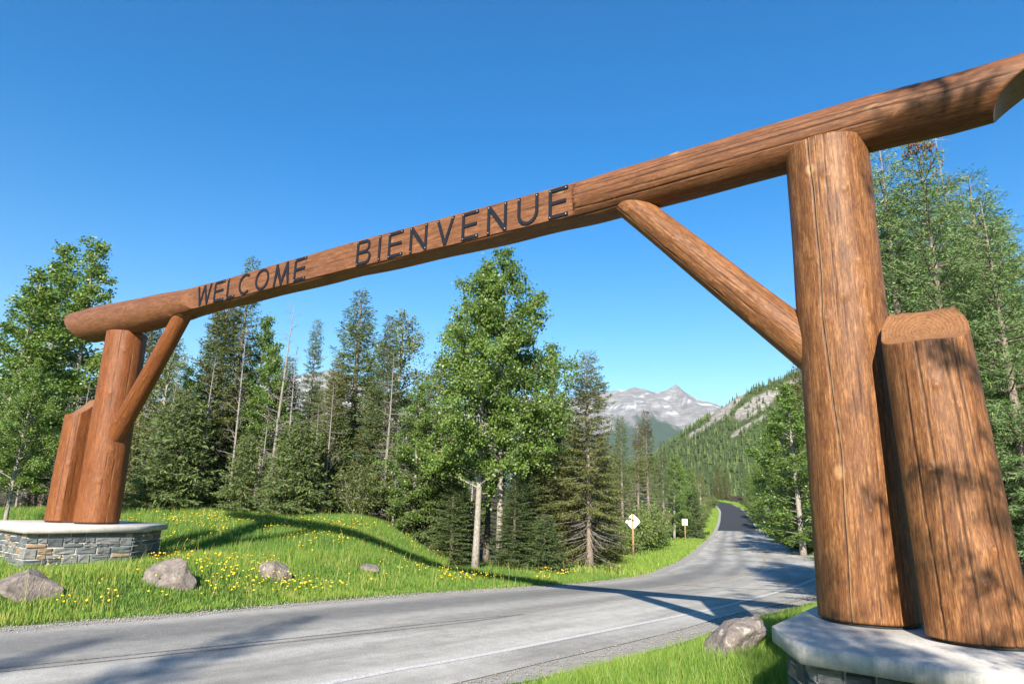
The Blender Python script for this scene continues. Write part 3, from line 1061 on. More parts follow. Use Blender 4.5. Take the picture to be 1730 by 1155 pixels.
STONES = [unit_stone(100 + k) for k in range(14)]


def pedestal(poly_cap, cap_top, z_ground, label, seed, inset=0.11, cap_h=0.125):
    rs = np.random.default_rng(seed)
    P = np.asarray(poly_cap, float)
    # ensure ccw
    a = 0.5 * np.sum(P[:, 0] * np.roll(P[:, 1], -1) - np.roll(P[:, 0], -1) * P[:, 1])
    if a < 0:
        P = P[::-1]
    c = P.mean(0)
    root = empty('stone_pedestal', (c[0], c[1], z_ground))
    tag(root, label, 'pedestal', 'stone pedestals under the gateway')
    Pl = P - c
    zt = cap_top - z_ground
    V, Fx = prism(Pl, zt - cap_h, zt, 0.012)
    mk('cap', V, Fx, M['concrete'], root)
    n = len(Pl)

    def offset(d):
        out = []
        for i in range(n):
            p0, p1, p2 = Pl[i - 1], Pl[i], Pl[(i + 1) % n]
            e1, e2 = unit(p1 - p0), unit(p2 - p1)
            n1, n2 = np.array([-e1[1], e1[0]]), np.array([-e2[1], e2[0]])
            bis = unit(n1 + n2)
            out.append(p1 + bis * d / max(.3, bis @ n1))
        return np.array(out)
    core = offset(inset + 0.018)
    V, Fx = prism(core, -0.35, zt - cap_h)
    mk('mortar_core', V, Fx, M['mortar'], root)
    face = offset(inset)
    Htop = zt - cap_h - 0.012
    hs = []
    z = -0.12
    while z < Htop - 0.05:
        h = rs.choice([.062, .085, .11, .135])
        if Htop - z - h < 0.06:
            h = Htop - z
        hs.append((z, h))
        z += h
    for i in range(n):
        p0, p1 = face[i], face[(i + 1) % n]
        L = np.linalg.norm(p1 - p0)
        e = (p1 - p0) / L
        ang = math.atan2(e[1], e[0])
        taken = [[] for _ in hs]
        for k, (z, h) in enumerate(hs):
            x = 0.0
            while x < L - 0.02:
                hit = [t for t in taken[k] if t[0] - 1e-4 <= x < t[1] - 1e-4]
                if hit:
                    x = hit[0][1]
                    continue
                nxt = min([t[0] for t in taken[k] if t[0] > x] + [L])
                ln = rs.uniform(.14, .42)
                big = rs.random() < 0.16 and k + 1 < len(hs) and nxt - x > .2
                if big:
                    ln = rs.uniform(.18, .3)
                if nxt - x - ln < 0.10:
                    ln = nxt - x
                hh = h
                if big:
                    hh = h + hs[k + 1][1]
                    taken[k + 1].append((x, x + ln))
                j = 0.007
                o = ob('stone', STONES[rs.integers(len(STONES))], root)
                q = p0 + e * (x + j)
                o.location = (q[0] + e[1] * -0.0, q[1], z + j)
                nrm = np.array([-e[1], e[0]])      # inward
                o.location = (q[0] + nrm[0] * 0.05, q[1] + nrm[1] * 0.05, z + j)
                o.rotation_euler = (0, 0, ang)
                o.scale = (max(.03, ln - 2 * j), 0.058, hh - 2 * j)
                x += ln
    return root


polyR = [gp(.62, -.89), gp(.21, -1.65), gp(-1.1, -1.79), gp(-3.0, -1.98), gp(-3.0, 1.5), gp(.21, 1.45), gp(.62, .72)]
polyL = [PL + GV * -1.13 + GA * -1.79, PL + GV * -1.50 + GA * .22, PL + GV * -.42 + GA * 1.42, PL + GV * 2.6 + GA * 1.42, PL + GV * 2.6 + GA * -1.66]
pedestal(polyR, CAP_R, 0.16, 'shaded stone pedestal with pale concrete cap beside the mottled rock', 5)
pedestal(polyL, CAP_L, 0.53, 'sunlit grey and tan stone pedestal at the foot of the grassy mound', 6)

# ------------------------------------------------------------------ mountain range and wooded hill
def px_world(px, py, Y):
    d = ray(px, py)
    return np.array([Y * d[0] / d[1], Y, CZ + Y * d[2] / d[1]])


RIDGE = [(-500, 690), (-200, 640), (0, 668), (130, 640), (200, 660), (330, 690), (450, 640), (560, 620), (650, 665), (760, 690), (880, 668), (960, 672), (1005, 661), (1030, 659), (1050, 657), (1072, 652), (1085, 656), (1103, 659), (1125, 657), (1135, 652), (1143, 648), (1151, 654), (1163, 662), (1178, 672), (1200, 681), (1225, 690), (1260, 705), (1320, 715), (1450, 690), (1600, 660), (1800, 680), (2100, 640)]
MY = 7200.0
rw = np.array([px_world(a, c_, MY) for a, c_ in RIDGE])
nxm, nym = 520, 110
mx = np.linspace(rw[0, 0], rw[-1, 0], nxm)
dyv = np.linspace(-1, 0.55, nym)
MX, T_ = np.meshgrid(mx, dyv)
MYY = MY + T_ * 3300 + 120 * fbm(MX / 600, T_ * 2, 3, 40)
rz = np.interp(mx, rw[:, 0], rw[:, 2]) + 22 * fbm(mx / 90, mx * 0, 3, 44)
base = -60.0
prof = np.where(T_ < 0, (1 + T_) ** 1.15, 1 - (T_ / 0.55) ** 1.2 * 0.8)
gul = fbm(MX / 330 + 0.25 * T_, T_ * 1.3, 5, 41, True)
gul2 = fbm(MX / 90, T_ * 6, 4, 47, True)
amp = np.clip(prof, 0, 1) * (1 - np.exp(-np.abs(T_) * 9))
MZ = base + (rz[None] - base) * prof + amp * (170 * gul + 55 * gul2) - amp * 120
strata = np.sin(MZ / 24.0 + 1.5 * fbm(MX / 400, T_ * 3, 3, 49))
MYY = MYY + strata * 14 * np.clip((prof - .55) * 3, 0, 1)
ii, jj = np.meshgrid(np.arange(nym - 1), np.arange(nxm - 1), indexing='ij')
Q = np.stack([ii * nxm + jj, ii * nxm + jj + 1, (ii + 1) * nxm + jj + 1, (ii + 1) * nxm + jj], -1).reshape(-1, 4)
tree_l = sstep(0.72, 0.60, prof + 0.28 * fbm(MX / 200, T_ * 4, 5, 51) + 0.16 * gul2)
snow = 0.55 * sstep(0.60, 0.80, prof) * sstep(0.3, 0.7, np.sin(MZ / 15.0 + 3.5 * fbm(MX / 160, T_ * 5, 4, 57)) * .38 + 1.0 * fbm(MX / 120, MZ / 40.0, 4, 55) - .05)
b = NB('mountain_rock')
n1 = b.noise(b.pos((.006, .006, .035)), 1.0, 9, 0.78, 0.5)
n2 = b.noise(b.pos(), 0.012, 6, 0.7)
c = b.ramp(n1, [(0.3, (0.085, 0.085, 0.09)), (0.5, (0.17, 0.163, 0.157)), (0.66, (0.33, 0.31, 0.29))])
c = b.mix(b.attr('snow'), c, (0.72, 0.73, 0.76))
c = b.mix(b.math('MULTIPLY', b.attr('forest'), b.ramp(n2, [(0.2, (.75, .75, .75)), (0.5, (1, 1, 1))]), True), c, b.ramp(n2, [(0.3, (0.022, 0.042, 0.026)), (0.7, (0.045, 0.07, 0.036))]))
b.color(c)
b.rough(0.95, 0.1)
M['mountain'] = b.m
mt = mk('mountain', np.c_[MX.ravel(), MYY.ravel(), MZ.ravel()], Q, M['mountain'], attrs={'forest': tree_l.ravel(), 'snow': snow.ravel()}, smooth=False)
tag(mt, 'distant pale limestone mountain range with snow streaks above the valley', 'mountain', kind='structure')

HY = 760.0
HR_ = [(700, 853), (900, 848), (1000, 826), (1060, 790), (1130, 744), (1170, 716), (1205, 694), (1240, 672), (1280, 656), (1345, 628), (1420, 600), (1520, 560), (1700, 520), (1900, 500), (2200, 520)]
hw = np.array([px_world(a, c_ + 6, HY) for a, c_ in HR_])
hx = np.linspace(hw[0, 0], hw[-1, 0], 190)
hyv = np.linspace(280, 1000, 120)
HX, HYY = np.meshgrid(hx, hyv)
hz_r = np.interp(hx, hw[:, 0], hw[:, 2])


def hill_z(x, y):
    r_ = np.interp(x, hx, hz_r)
    t = (y - 300) / (HY - 300)
    p = np.where(t < 0, 0.3 * t, np.where(t < 1, t ** 1.35, 1 - 0.5 * (t - 1)))
    gb = 2.0 + 0.015 * (y - 240)
    rel = np.clip(t, 0, 1) * np.clip(1.6 - t, 0, 1)
    return gb - 10 + (r_ - gb + 10) * p + rel * (14 * fbm(x / 90, y / 110, 4, 61) + 5 * fbm(x / 25, y / 25, 3, 63))


HZ = hill_z(HX, HYY)
# rock slabs: outlines in plan, found on the slope
SLABS = [[(1196, 716), (1207, 692), (1228, 668), (1254, 652), (1262, 655), (1262, 668), (1240, 690), (1222, 708)], [(1240, 700), (1262, 680), (1290, 662), (1318, 655), (1316, 668), (1292, 690), (1268, 702), (1246, 714)], [(1232, 736), (1262, 716), (1300, 698), (1302, 703), (1266, 722), (1240, 742)], [(1322, 652), (1350, 634), (1352, 650), (1330, 664)], [(1160, 735), (1200, 712), (1204, 718), (1168, 742)]]


def to_px(x, y, z):
    X = np.stack([x, y, z - CZ], -1)
    zz = X @ fw
    return PW / 2 + F * (X @ rt) / zz, PH / 2 - F * (X @ up) / zz


def inpoly(px, py, poly):
    r_ = np.zeros(np.shape(px), bool)
    n = len(poly)
    for i in range(n):
        (x0, y0), (x1, y1) = poly[i], poly[(i + 1) % n]
        if y0 == y1:
            continue
        r_ ^= ((y0 > py) != (y1 > py)) & (px < (x1 - x0) * (py - y0) / (y1 - y0) + x0)
    return r_


def rock_mask(x, y, z):
    px, py = to_px(x, y, z)
    px = px + 4 * fbm(x / 12, y / 12, 3, 71)
    py = py + 4 * fbm(x / 12, y / 12, 3, 73)
    m = np.zeros(np.shape(x), bool)
    for s in SLABS:
        m |= inpoly(px, py, s)
    return m


ii, jj = np.meshgrid(np.arange(len(hyv) - 1), np.arange(len(hx) - 1), indexing='ij')
nh = len(hx)
Q = np.stack([ii * nh + jj, ii * nh + jj + 1, (ii + 1) * nh + jj + 1, (ii + 1) * nh + jj], -1).reshape(-1, 4)
rm = rock_mask(HX, HYY, HZ).astype(float)
HZ2 = HZ + rm * 2.2 * np.abs(fbm(HX / 6, HYY / 6, 3, 77))
b = NB('hill_floor')
n1 = b.noise(b.pos(), 0.12, 7, 0.75)
n2 = b.noise(b.pos((.3, .3, 1)), 0.6, 6, 0.75, 0.5)
c = b.ramp(n1, [(0.3, (0.03, 0.05, 0.016)), (0.7, (0.08, 0.10, 0.035))])
rk_ = b.ramp(n2, [(0.34, (0.10, 0.09, 0.075)), (0.5, (0.24, 0.215, 0.19)), (0.66, (0.40, 0.37, 0.33))])
b.color(b.mix(b.attr('rock'), c, rk_))
b.rough(0.95, 0.1)
b.bump(n2, 0.9, 1.2)
M['hill'] = b.m
h_ = mk('hill', np.c_[HX.ravel(), HYY.ravel(), HZ2.ravel()], Q, M['hill'], attrs={'rock': rm.ravel()}, smooth=False)
tag(h_, 'wooded hillside with bare pale rock slabs beyond the road', 'hill', kind='structure')


# ------------------------------------------------------------------ plants
def diamonds(base, dr, ln, wd, side, droop=0.0):
    """flat leaf shapes: base, two shoulders, tip"""
    side = unit(side - dr * (side * dr).sum(1, keepdims=True))
    tip = base + dr * ln[:, None]
    tip[:, 2] -= droop * ln
    mid = base + dr * (ln * 0.45)[:, None]
    V = np.stack([base, mid + side * (wd / 2)[:, None], tip, mid - side * (wd / 2)[:, None]], 1).reshape(-1, 3)
    n = len(base)
    return V, np.arange(4 * n).reshape(-1, 4)


def spikes(base, tip, rad):
    """thin three sided twigs"""
    n = len(base)
    d = unit(tip - base)
    a = np.cross(d, np.array([0.3, 0.2, 0.93]))
    a = unit(a)
    c_ = np.cross(d, a)
    ring = [base + rad[:, None] * (math.cos(k * 2.0944) * a + math.sin(k * 2.0944) * c_) for k in range(3)]
    V = np.stack(ring + [tip], 1).reshape(-1, 3)
    o = (np.arange(n) * 4)[:, None]
    Ft = np.concatenate([o + np.array([[0, 1, 3]]), o + np.array([[1, 2, 3]]), o + np.array([[2, 0, 3]])])
    return V, Ft


def rand_dirs(rs, n):
    return unit(rs.normal(size=(n, 3)))


def trunk_arrays(rs, H, r0, lean=0.02, ns=8, k=14, top=0.02):
    t = np.linspace(0, 1, k)
    ph = rs.uniform(0, 6, 4)
    P = np.c_[lean * H * (np.sin(2.1 * t + ph[0]) - np.sin(ph[0])) * .5, lean * H * (np.sin(1.7 * t + ph[1]) - np.sin(ph[1])) * .5, H * t - 0.25 * (t == 0)]
    rr = r0 * ((1 - t) ** 0.8 * (1 - top) + top) * (1 + 0.35 * np.exp(-t * 25))
    return P, rr, tube(P, rr, ns)


def spruce_proto(seed, H=12.0, Rm=1.9, start=0.06, droop=0.25, spacing=0.26, nper=7, gap=0.052, dead=0.0, fine=0.052, mat='spruce', prof_p=0.8, sparse=0.0, tip_brown=0, cones=False, wid=0.05):
    rs = np.random.default_rng(seed)
    P, rr, tk = trunk_arrays(rs, H, 0.0105 * H + 0.03, 0.012)
    tkp = [tk]
    wood = []
    sb, sd, sl, ss = [], [], [], []
    z = start * H
    tz = P[:, 2]
    az0 = rs.uniform(0, 6.28)
    while z < H * 0.985:
        t = (z - start * H) / (H * (1 - start))
        pr = (1 - t) ** prof_p * min(1.0, 0.62 + t * 3.5)
        c = np.array([np.interp(z, tz, P[:, 0]), np.interp(z, tz, P[:, 1]), z])
        az0 += 0.7
        n_ = nper if t < .85 else 4
        for k in range(n_):
            if rs.random() < sparse:
                continue
            az = az0 + k * 2 * math.pi / n_ + rs.uniform(-.35, .35)
            L = Rm * pr * rs.uniform(.62, 1.12) + 0.12
            pitch = (0.75 * t ** 1.6 - droop * (1 - t) * 1.3) + rs.uniform(-.12, .12)
            u = np.linspace(0, 1, 7)
            hd = np.array([math.cos(az), math.sin(az)])
            rad_ = L * u * (1 - 0.06 * u)
            zz = L * (math.sin(pitch) * u + (0.16 * u ** 2 - 0.10 * u) * (1 if t < .8 else 0))
            B = np.c_[c[0] + hd[0] * rad_, c[1] + hd[1] * rad_, c[2] + zz + rs.uniform(-.06, .06)]
            wood.append(tube(B, np.linspace(0.010 + 0.008 * L, 0.004, 7), 3, False))
            isdead = t < dead and rs.random() < 0.8
            m = max(4, int(L / gap))
            uu = np.sort(rs.uniform(0.10 if L < 1 else .2, 1, m))
            base = np.stack([np.interp(uu, u, B[:, q]) for q in range(3)], 1)
            tg = unit(np.stack([np.interp(np.clip(uu + .05, 0, 1), u, B[:, q]) - np.interp(np.clip(uu - .05, 0, 1), u, B[:, q]) for q in range(3)], 1))
            sd_ = np.array([-hd[1], hd[0], 0.0])
            sg = np.where(np.arange(m) % 2 == 0, 1, -1)[:, None]
            d2 = unit(tg * rs.uniform(.45, .95, (m, 1)) + sg * sd_ * rs.uniform(.5, 1.0, (m, 1)) + np.c_[np.zeros(m), np.zeros(m), rs.uniform(-.55, .15, m)])
            l2 = (0.30 * math.sqrt(L) * (1.06 - 0.8 * uu) + 0.07) * rs.uniform(.6, 1.2, m)
            if isdead:
                wood.append(spikes(base, base + d2 * l2[:, None] * 1.1, np.full(m, 0.006)))
                continue
            sb.append(base)
            sd.append(d2)
            sl.append(l2)
            ss.append(np.broadcast_to(sd_, (m, 3)))
        z += spacing * rs.uniform(.75, 1.25) * (1.0 if t < .75 else .7)
    sb, sd, sl = np.concatenate(sb), np.concatenate(sd), np.concatenate(sl)
    # sprigs along every side twig
    k = np.maximum(2, (sl / fine).astype(int))
    idx = np.repeat(np.arange(len(sb)), k)
    n = len(idx)
    pos_ = np.concatenate([(np.arange(q) + rs.uniform(0.2, .9, q)) / q for q in k])
    base = sb[idx] + sd[idx] * (sl[idx] * pos_)[:, None]
    rd = rand_dirs(rs, n)
    dr = unit(sd[idx] * 0.85 + rd * 0.75 + np.array([0, 0, -.12]))
    ln = rs.uniform(.11, .21, n) * (fine / .062) ** .7
    V, Qd = diamonds(base, dr, ln, rs.uniform(.7, 1.2, n) * wid * (fine / .062) ** .7, rand_dirs(rs, n))
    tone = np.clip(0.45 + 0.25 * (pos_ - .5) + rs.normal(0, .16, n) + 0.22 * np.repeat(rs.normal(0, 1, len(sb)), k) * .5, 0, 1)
    mats = [M[mat]]
    mi = np.zeros(n, int)
    if tip_brown:
        mats.append(M['brown_needles'])
        mi[(base[:, 2] > H * tip_brown) & (rs.random(n) < .75)] = 1
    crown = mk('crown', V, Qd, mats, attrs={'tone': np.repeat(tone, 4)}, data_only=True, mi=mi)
    Vt, Ft = join(tkp)
    tr = mk('trunk', Vt, Ft, M['bark_spruce'], smooth=True, data_only=True)
    Vw, Fw = join(wood)
    br = mk('branches', Vw, Fw, M['bark_spruce'] if not dead else M['bark_dead'], data_only=True)
    parts = [('trunk', tr), ('branches', br), ('crown', crown)]
    if cones:
        n = 170
        zc = H * (1 - rs.uniform(.005, .13, n) ** 1.0)
        zc = np.where(rs.random(n) < .7, H * rs.uniform(.955, .995, n), zc)
        t = (zc / H - start) / (1 - start)
        rad_ = (Rm * np.clip(1 - t, 0, 1) ** prof_p * .8 + .16) * np.sqrt(rs.random(n))
        az = rs.uniform(0, 6.28, n)
        bb = np.c_[rad_ * np.cos(az) + P[-1, 0], rad_ * np.sin(az) + P[-1, 1], zc]
        cp = []
        for q in range(n):
            cp.append(tube(np.array([bb[q], bb[q] - [0.005, 0, .04], bb[q] - [0.01, 0.0, .085]]), [.008, .019, .007], 5))
        Vc, Fc = join(cp)
        parts.append(('cones', mk('cones', Vc, Fc, M['cone'], data_only=True)))
    return dict(H=H, parts=parts)


def poplar_proto(seed, H=12.0, Rm=2.3, start=0.22, nl=46, leaf=0.078, per=34, mat='poplar', twigs=7, thin=1.0, bark_='bark_poplar', up_=0.7, forks=0):
    rs = np.random.default_rng(seed)
    P, rr, tk = trunk_arrays(rs, H * .97, 0.0095 * H + 0.02, 0.02, 8, 16, 0.05)
    wood = []
    lb, ld = [], []
    for k in range(nl):
        t = (k + rs.random()) / nl
        z = H * (start + (0.965 - start) * t)
        c = np.array([np.interp(z, P[:, 2], P[:, 0]), np.interp(z, P[:, 2], P[:, 1]), z])
        az = k * 2.4 + rs.uniform(-.5, .5)
        pr = (0.30 + 1.05 * math.sin(math.pi * min(1, t * 0.80 + .18)) ** .8) * (1 - .68 * t ** 2.2)
        L = Rm * pr * rs.uniform(.55, 1.08)
        el = up_ * (0.55 + .6 * t) + rs.uniform(-.25, .2)
        hd = np.array([math.cos(az) * math.cos(el), math.sin(az) * math.cos(el), math.sin(el)])
        u = np.linspace(0, 1, 6)
        B = c + hd * (L * u)[:, None] + np.c_[np.zeros(6), np.zeros(6), -0.12 * L * u ** 2] + rs.normal(0, .03, (6, 3)) * u[:, None]
        wood.append(tube(B, np.linspace(.013 + .013 * L, .005, 6), 4, False))
        m = max(3, int(twigs * L / 1.5))
        uu = rs.uniform(.28, 1, m)
        tb = np.stack([np.interp(uu, u, B[:, q]) for q in range(3)], 1)
        td = unit(hd * .7 + rand_dirs(rs, m) * .85 + np.array([0, 0, .15]))
        tl = rs.uniform(.25, .62, m) * (0.5 + .35 * L)
        tt = tb + td * tl[:, None]
        wood.append(spikes(tb, tt, np.full(m, .007)))
        for q in range(m):
            n = max(3, int(per * rs.uniform(.5, 1.3) * thin))
            f = rs.random(n) ** .7
            bp = tb[q] + td[q] * (tl[q] * f)[:, None] + rs.normal(0, .085 + .04 * tl[q], (n, 3))
            lb.append(bp)
    lb = np.concatenate(lb)
    n = len(lb)
    dr = unit(rand_dirs(rs, n) + np.array([0, 0, -.55]))
    ln = leaf * rs.uniform(.7, 1.25, n)
    V, Qd = diamonds(lb, dr, ln, ln * .82, rand_dirs(rs, n))
    tone = np.clip(0.5 + rs.normal(0, .2, n), 0, 1)
    crown = mk('crown', V, Qd, M[mat], attrs={'tone': np.repeat(tone, 4)}, data_only=True)
    Vt, Ft = tk
    tr = mk('trunk', Vt, Ft, M[bark_], smooth=True, data_only=True)
    Vw, Fw = join(wood)
    br = mk('branches', Vw, Fw, M[bark_], data_only=True)
    return dict(H=H, parts=[('trunk', tr), ('branches', br), ('crown', crown)])


def bare_proto(seed, H=10.0, nl=40, Rm=1.6, start=.12, el0=.5, twn=9):
    rs = np.random.default_rng(seed)
    P, rr, tk = trunk_arrays(rs, H, 0.0065 * H + .015, 0.025, 7, 16, .06)
    wood = []
    for k in range(nl):
        t = (k + rs.random()) / nl
        z = H * (start + (0.98 - start) * t)
        c = np.array([np.interp(z, P[:, 2], P[:, 0]), np.interp(z, P[:, 2], P[:, 1]), z])
        az = rs.uniform(0, 6.28)
        L = Rm * rs.uniform(.35, 1.0) * (1.05 - .75 * t)
        el = el0 + rs.uniform(-.45, .35)
        hd = np.array([math.cos(az) * math.cos(el), math.sin(az) * math.cos(el), math.sin(el)])
        u = np.linspace(0, 1, 7)
        B = c + hd * (L * u)[:, None] + np.cumsum(rs.normal(0, .035 * L, (7, 3)), 0) * u[:, None]
        wood.append(tube(B, np.linspace(.008 + .010 * L, .004, 7), 4, False))
        m = max(3, int(twn * L))
        uu = rs.uniform(.2, 1, m)
        tb = np.stack([np.interp(uu, u, B[:, q]) for q in range(3)], 1)
        td = unit(hd * .6 + rand_dirs(rs, m) * .8)
        tl = rs.uniform(.15, .6, m) * (.4 + .4 * L)
        wood.append(spikes(tb, tb + td * tl[:, None], np.full(m, .0065)))
        m2 = m * 2
        q = rs.integers(0, m, m2)
        tb2 = tb[q] + td[q] * (tl[q] * rs.uniform(.3, .9, m2))[:, None]
        wood.append(spikes(tb2, tb2 + unit(td[q] * .5 + rand_dirs(rs, m2) * .8) * (tl[q] * .5)[:, None], np.full(m2, .0045)))
    Vt, Ft = tk
    tr = mk('trunk', Vt, Ft, M['bark_dead'], smooth=True, data_only=True)
    Vw, Fw = join(wood)
    return dict(H=H, parts=[('trunk', tr), ('branches', mk('branches', Vw, Fw, M['bark_dead'], data_only=True))])


def bush_proto(seed, H=2.2, Rm=1.5, stems=22, leaf=.07, per=24, mat='bush'):
    rs = np.random.default_rng(seed)
    wood, lb = [], []
    for k in range(stems):
        az = rs.uniform(0, 6.28)
        out_ = Rm * rs.uniform(.1, 1.0)
        h = H * rs.uniform(.55, 1.05) * (1 - .25 * out_ / Rm)
        u = np.linspace(0, 1, 6)
        B = np.c_[math.cos(az) * out_ * u ** .8, math.sin(az) * out_ * u ** .8, h * u - .1 * (u == 0)] + rs.normal(0, .04, (6, 3)) * u[:, None]
        wood.append(tube(B, np.linspace(.02, .005, 6), 3, False))
        m = 9
        uu = rs.uniform(.2, 1, m)
        tb = np.stack([np.interp(uu, u, B[:, q]) for q in range(3)], 1)
        td = unit(rand_dirs(rs, m) + np.array([0, 0, .4]))
        tl = rs.uniform(.2, .5, m) * (H / 2.2)
        wood.append(spikes(tb, tb + td * tl[:, None], np.full(m, .006)))
        for q in range(m):
            n = int(per * rs.uniform(.5, 1.3))
            lb.append(tb[q] + td[q] * (tl[q] * rs.random(n))[:, None] + rs.normal(0, .08, (n, 3)))
    lb = np.concatenate(lb)
    lb = lb[lb[:, 2] > .02]
    n = len(lb)
    dr = unit(rand_dirs(rs, n) + np.array([0, 0, -.2]))
    ln = leaf * rs.uniform(.7, 1.3, n)
    V, Qd = diamonds(lb, dr, ln, ln * .6, rand_dirs(rs, n))
    leaves = mk('leaves', V, Qd, M[mat], attrs={'tone': np.repeat(np.clip(.5 + rs.normal(0, .2, n), 0, 1), 4)}, data_only=True)
    Vw, Fw = join(wood)
    return dict(H=H, parts=[('stems', mk('stems', Vw, Fw, M['bark_dead'], data_only=True)), ('leaves', leaves)])


PT = {
    'sprA': spruce_proto(1, 12, 2.0, .03, .22, .25, 7),
    'sprB': spruce_proto(2, 12, 1.8, .02, .30, .25, 7, mat='spruce_olive'),
    'sprC': spruce_proto(3, 13, 1.55, .10, .26, .28, 6, dead=.38, mat='spruce', prof_p=.62, sparse=.12),
    'sprD': spruce_proto(4, 13, 2.3, .05, .34, .30, 7, dead=.22, mat='spruce_olive', prof_p=.55, sparse=.10),
    'near': spruce_proto(5, 11, 2.5, .02, .06, .40, 8, gap=.031, fine=.031, mat='spruce_blue', prof_p=.72, cones=True, wid=.030),
    'nearB': spruce_proto(6, 10, 2.2, .02, .10, .38, 8, gap=.031, fine=.031, mat='spruce_blue', prof_p=.75, wid=.030),
    'small': spruce_proto(7, 3.6, 1.25, .02, .12, .14, 7, gap=.045, fine=.05, mat='spruce'),
    'sprE': spruce_proto(9, 11, 1.7, .08, .12, .78, 5, gap=.035, fine=.04, mat='spruce', prof_p=.6, wid=.04),
    'brown': spruce_proto(8, 12, 1.4, .12, .25, .28, 6, dead=.45, mat='spruce_olive', prof_p=.7, tip_brown=.80),
    'popA': poplar_proto(11, 12.5, 2.6, .22, 64, .10, 62, twigs=9),
    'popB': poplar_proto(12, 12.5, 2.5, .24, 60, .10, 60, twigs=9),
    'popC': poplar_proto(13, 12, 1.8, .08, 64, .10, 50, up_=.75, twigs=9),
    'asp': poplar_proto(14, 11, 1.8, .30, 44, .085, 36, mat='aspen_dull', up_=.85),
    'bare': bare_proto(15, 11, 46, 1.5),
    'bareB': bare_proto(16, 8, 40, 1.9, .08, .25, 10),
    'bushA': bush_proto(17, leaf=.095, per=34),
    'bushB': bush_proto(18, 2.6, 1.4, 24, .085, 32, 'aspen_dull'),
    'bushC': bush_proto(19, 1.6, 1.5, 20, .085, 34, 'poplar'),
}
NAMES = {'spr': 'spruce_tree', 'near': 'spruce_tree', 'smal': 'spruce_tree', 'brow': 'spruce_tree', 'pop': 'poplar_tree', 'asp': 'aspen_tree', 'bare': 'bare_tree', 'bush': 'bush'}


def plant(proto, x, y, h, label, cat='tree', group=None, wide=1.0, rz=None, z=None, sink=0.05):
    p = PT[proto]
    nm = next(v for k, v in NAMES.items() if proto.startswith(k))
    s = h / p['H']
    r = empty(nm, (x, y, (gz(x, y) if z is None else z) - sink), R.uniform(0, 6.28) if rz is None else rz)
    r.scale = (s * wide, s * wide, s)
    for n, me in p['parts']:
        c_ = ob(n, me, r)
        if n == 'cones':
            c_['kind'] = 'stuff'
    tag(r, label, cat, group)
    return r


def at_px(px, Y, ytop, py=862):
    """plan position on the ground seen at column px and depth Y, and the height that reaches row ytop"""
    d = ray(px, py)
    x = Y * d[0] / d[1]
    dt = ray(px, ytop)
    return x, Y, CZ + Y * dt[2] / dt[1] - gz(x, Y)


def tpx(proto, px, Y, ytop, label, group=None, wide=1.0, rz=None, cat='tree', pxt=None):
    x, y, h = at_px(px, Y, ytop)
    return plant(proto, x, y, h, label, cat, group, wide, rz)


# --- trees one can tell apart
tpx('popA', 806, 24.2, 436, 'tall leafy poplar with pale bare lower trunk beside the grass mound', rz=0.4)
tpx('popB', 846, 24.6, 418, 'tall leafy poplar with greyer trunk just behind its twin', rz=2.0)
tpx('sprD', 997, 25.0, 592, 'open crowned spruce with a long pale bare trunk by the verge', wide=1.25)
tpx('sprA', 884, 24.5, 745, 'drooping spruce with low boughs right of the twin poplars', wide=1.5)
tpx('sprA', 930, 27, 650, 'dark full spruce between the twin poplars and the bare trunked spruce', wide=1.3)
tpx('popC', 935, 33, 572, 'slender poplar rising behind the drooping spruce', wide=1.1)
tpx('sprA', 588, 32, 487, 'large dense spruce with a pointed top under the second word', wide=1.5, rz=1.0)
tpx('asp', 655, 33, 522, 'thin leaved aspen with dull olive crown between spruce and poplars', wide=1.5)
tpx('bare', 452, 30, 512, 'leafless pale trunked tree under the first word', wide=1.2)
tpx('sprC', 506, 33, 536, 'narrow sparse spruce with a bare lower trunk near the leafless tree', wide=.9)
tpx('popC', 408, 33, 528, 'leafy poplar between the left brace and the leafless tree', wide=1.2)
tpx('sprB', 345, 31, 470, 'tall shaggy spruce behind the left brace', wide=1.5)
tpx('sprC', 374, 34, 430, 'spruce whose tip pokes above the lettered beam', wide=1.1)
tpx('small', 500, 26.6, 708, 'small bright bushy spruce at the crest of the mound', wide=1.15)
tpx('small', 405, 27.5, 735, 'small leaning spruce among bare trunks behind the mound', wide=1.0)
tpx('small', 270, 27, 760, 'young spruce close behind the left post', wide=1.3)
tpx('bushB', 610, 27, 775, 'olive leaved shrub at the top of the mound', wide=1.3, cat='bush')
tpx('bareB', 645, 28.5, 590, 'dead grey tree with sprawling bare limbs beside the aspen')
tpx('popC', 96, 29, 398, 'tall narrow leafy tree with a pointed top beyond the left post', wide=1.25)
tpx('popC', 40, 31, 402, 'tall leafy tree left of the pointed one at the wood edge', wide=1.3, rz=2.2)
tpx('popC', -25, 27, 440, 'leafy tree at the end of the wood, widest of its row', wide=1.5)
tpx('popC', 148, 34, 600, 'shorter leafy tree in the gap beside the left buttress', wide=1.3)
tpx('popB', 12, 21.5, 600, 'low spreading poplar with bright leaves near the left pedestal', wide=1.1)
tpx('near', 1632, 13.2, 222, 'spruce with clusters of red brown cones at its top', wide=1.05, rz=.3)
tpx('nearB', 1557, 14.2, 236, 'pale green spruce with slim leader between post and cone bearing spruce', wide=1.0)
tpx('nearB', 1519, 15.5, 286, 'pale green spruce standing closest behind the tall right post', wide=.95, rz=2.0)
tpx('bare', 1680, 16, 205, 'dead spiky tree top behind the cone bearing spruce', wide=.7)
tpx('nearB', 1745, 12.0, 330, 'broad pale green spruce behind the shaded buttress', wide=1.15, rz=4)
tpx('nearB', 1600, 17.5, 420, 'spruce filling the gap behind the slim leader spruce', wide=1.3, rz=5)
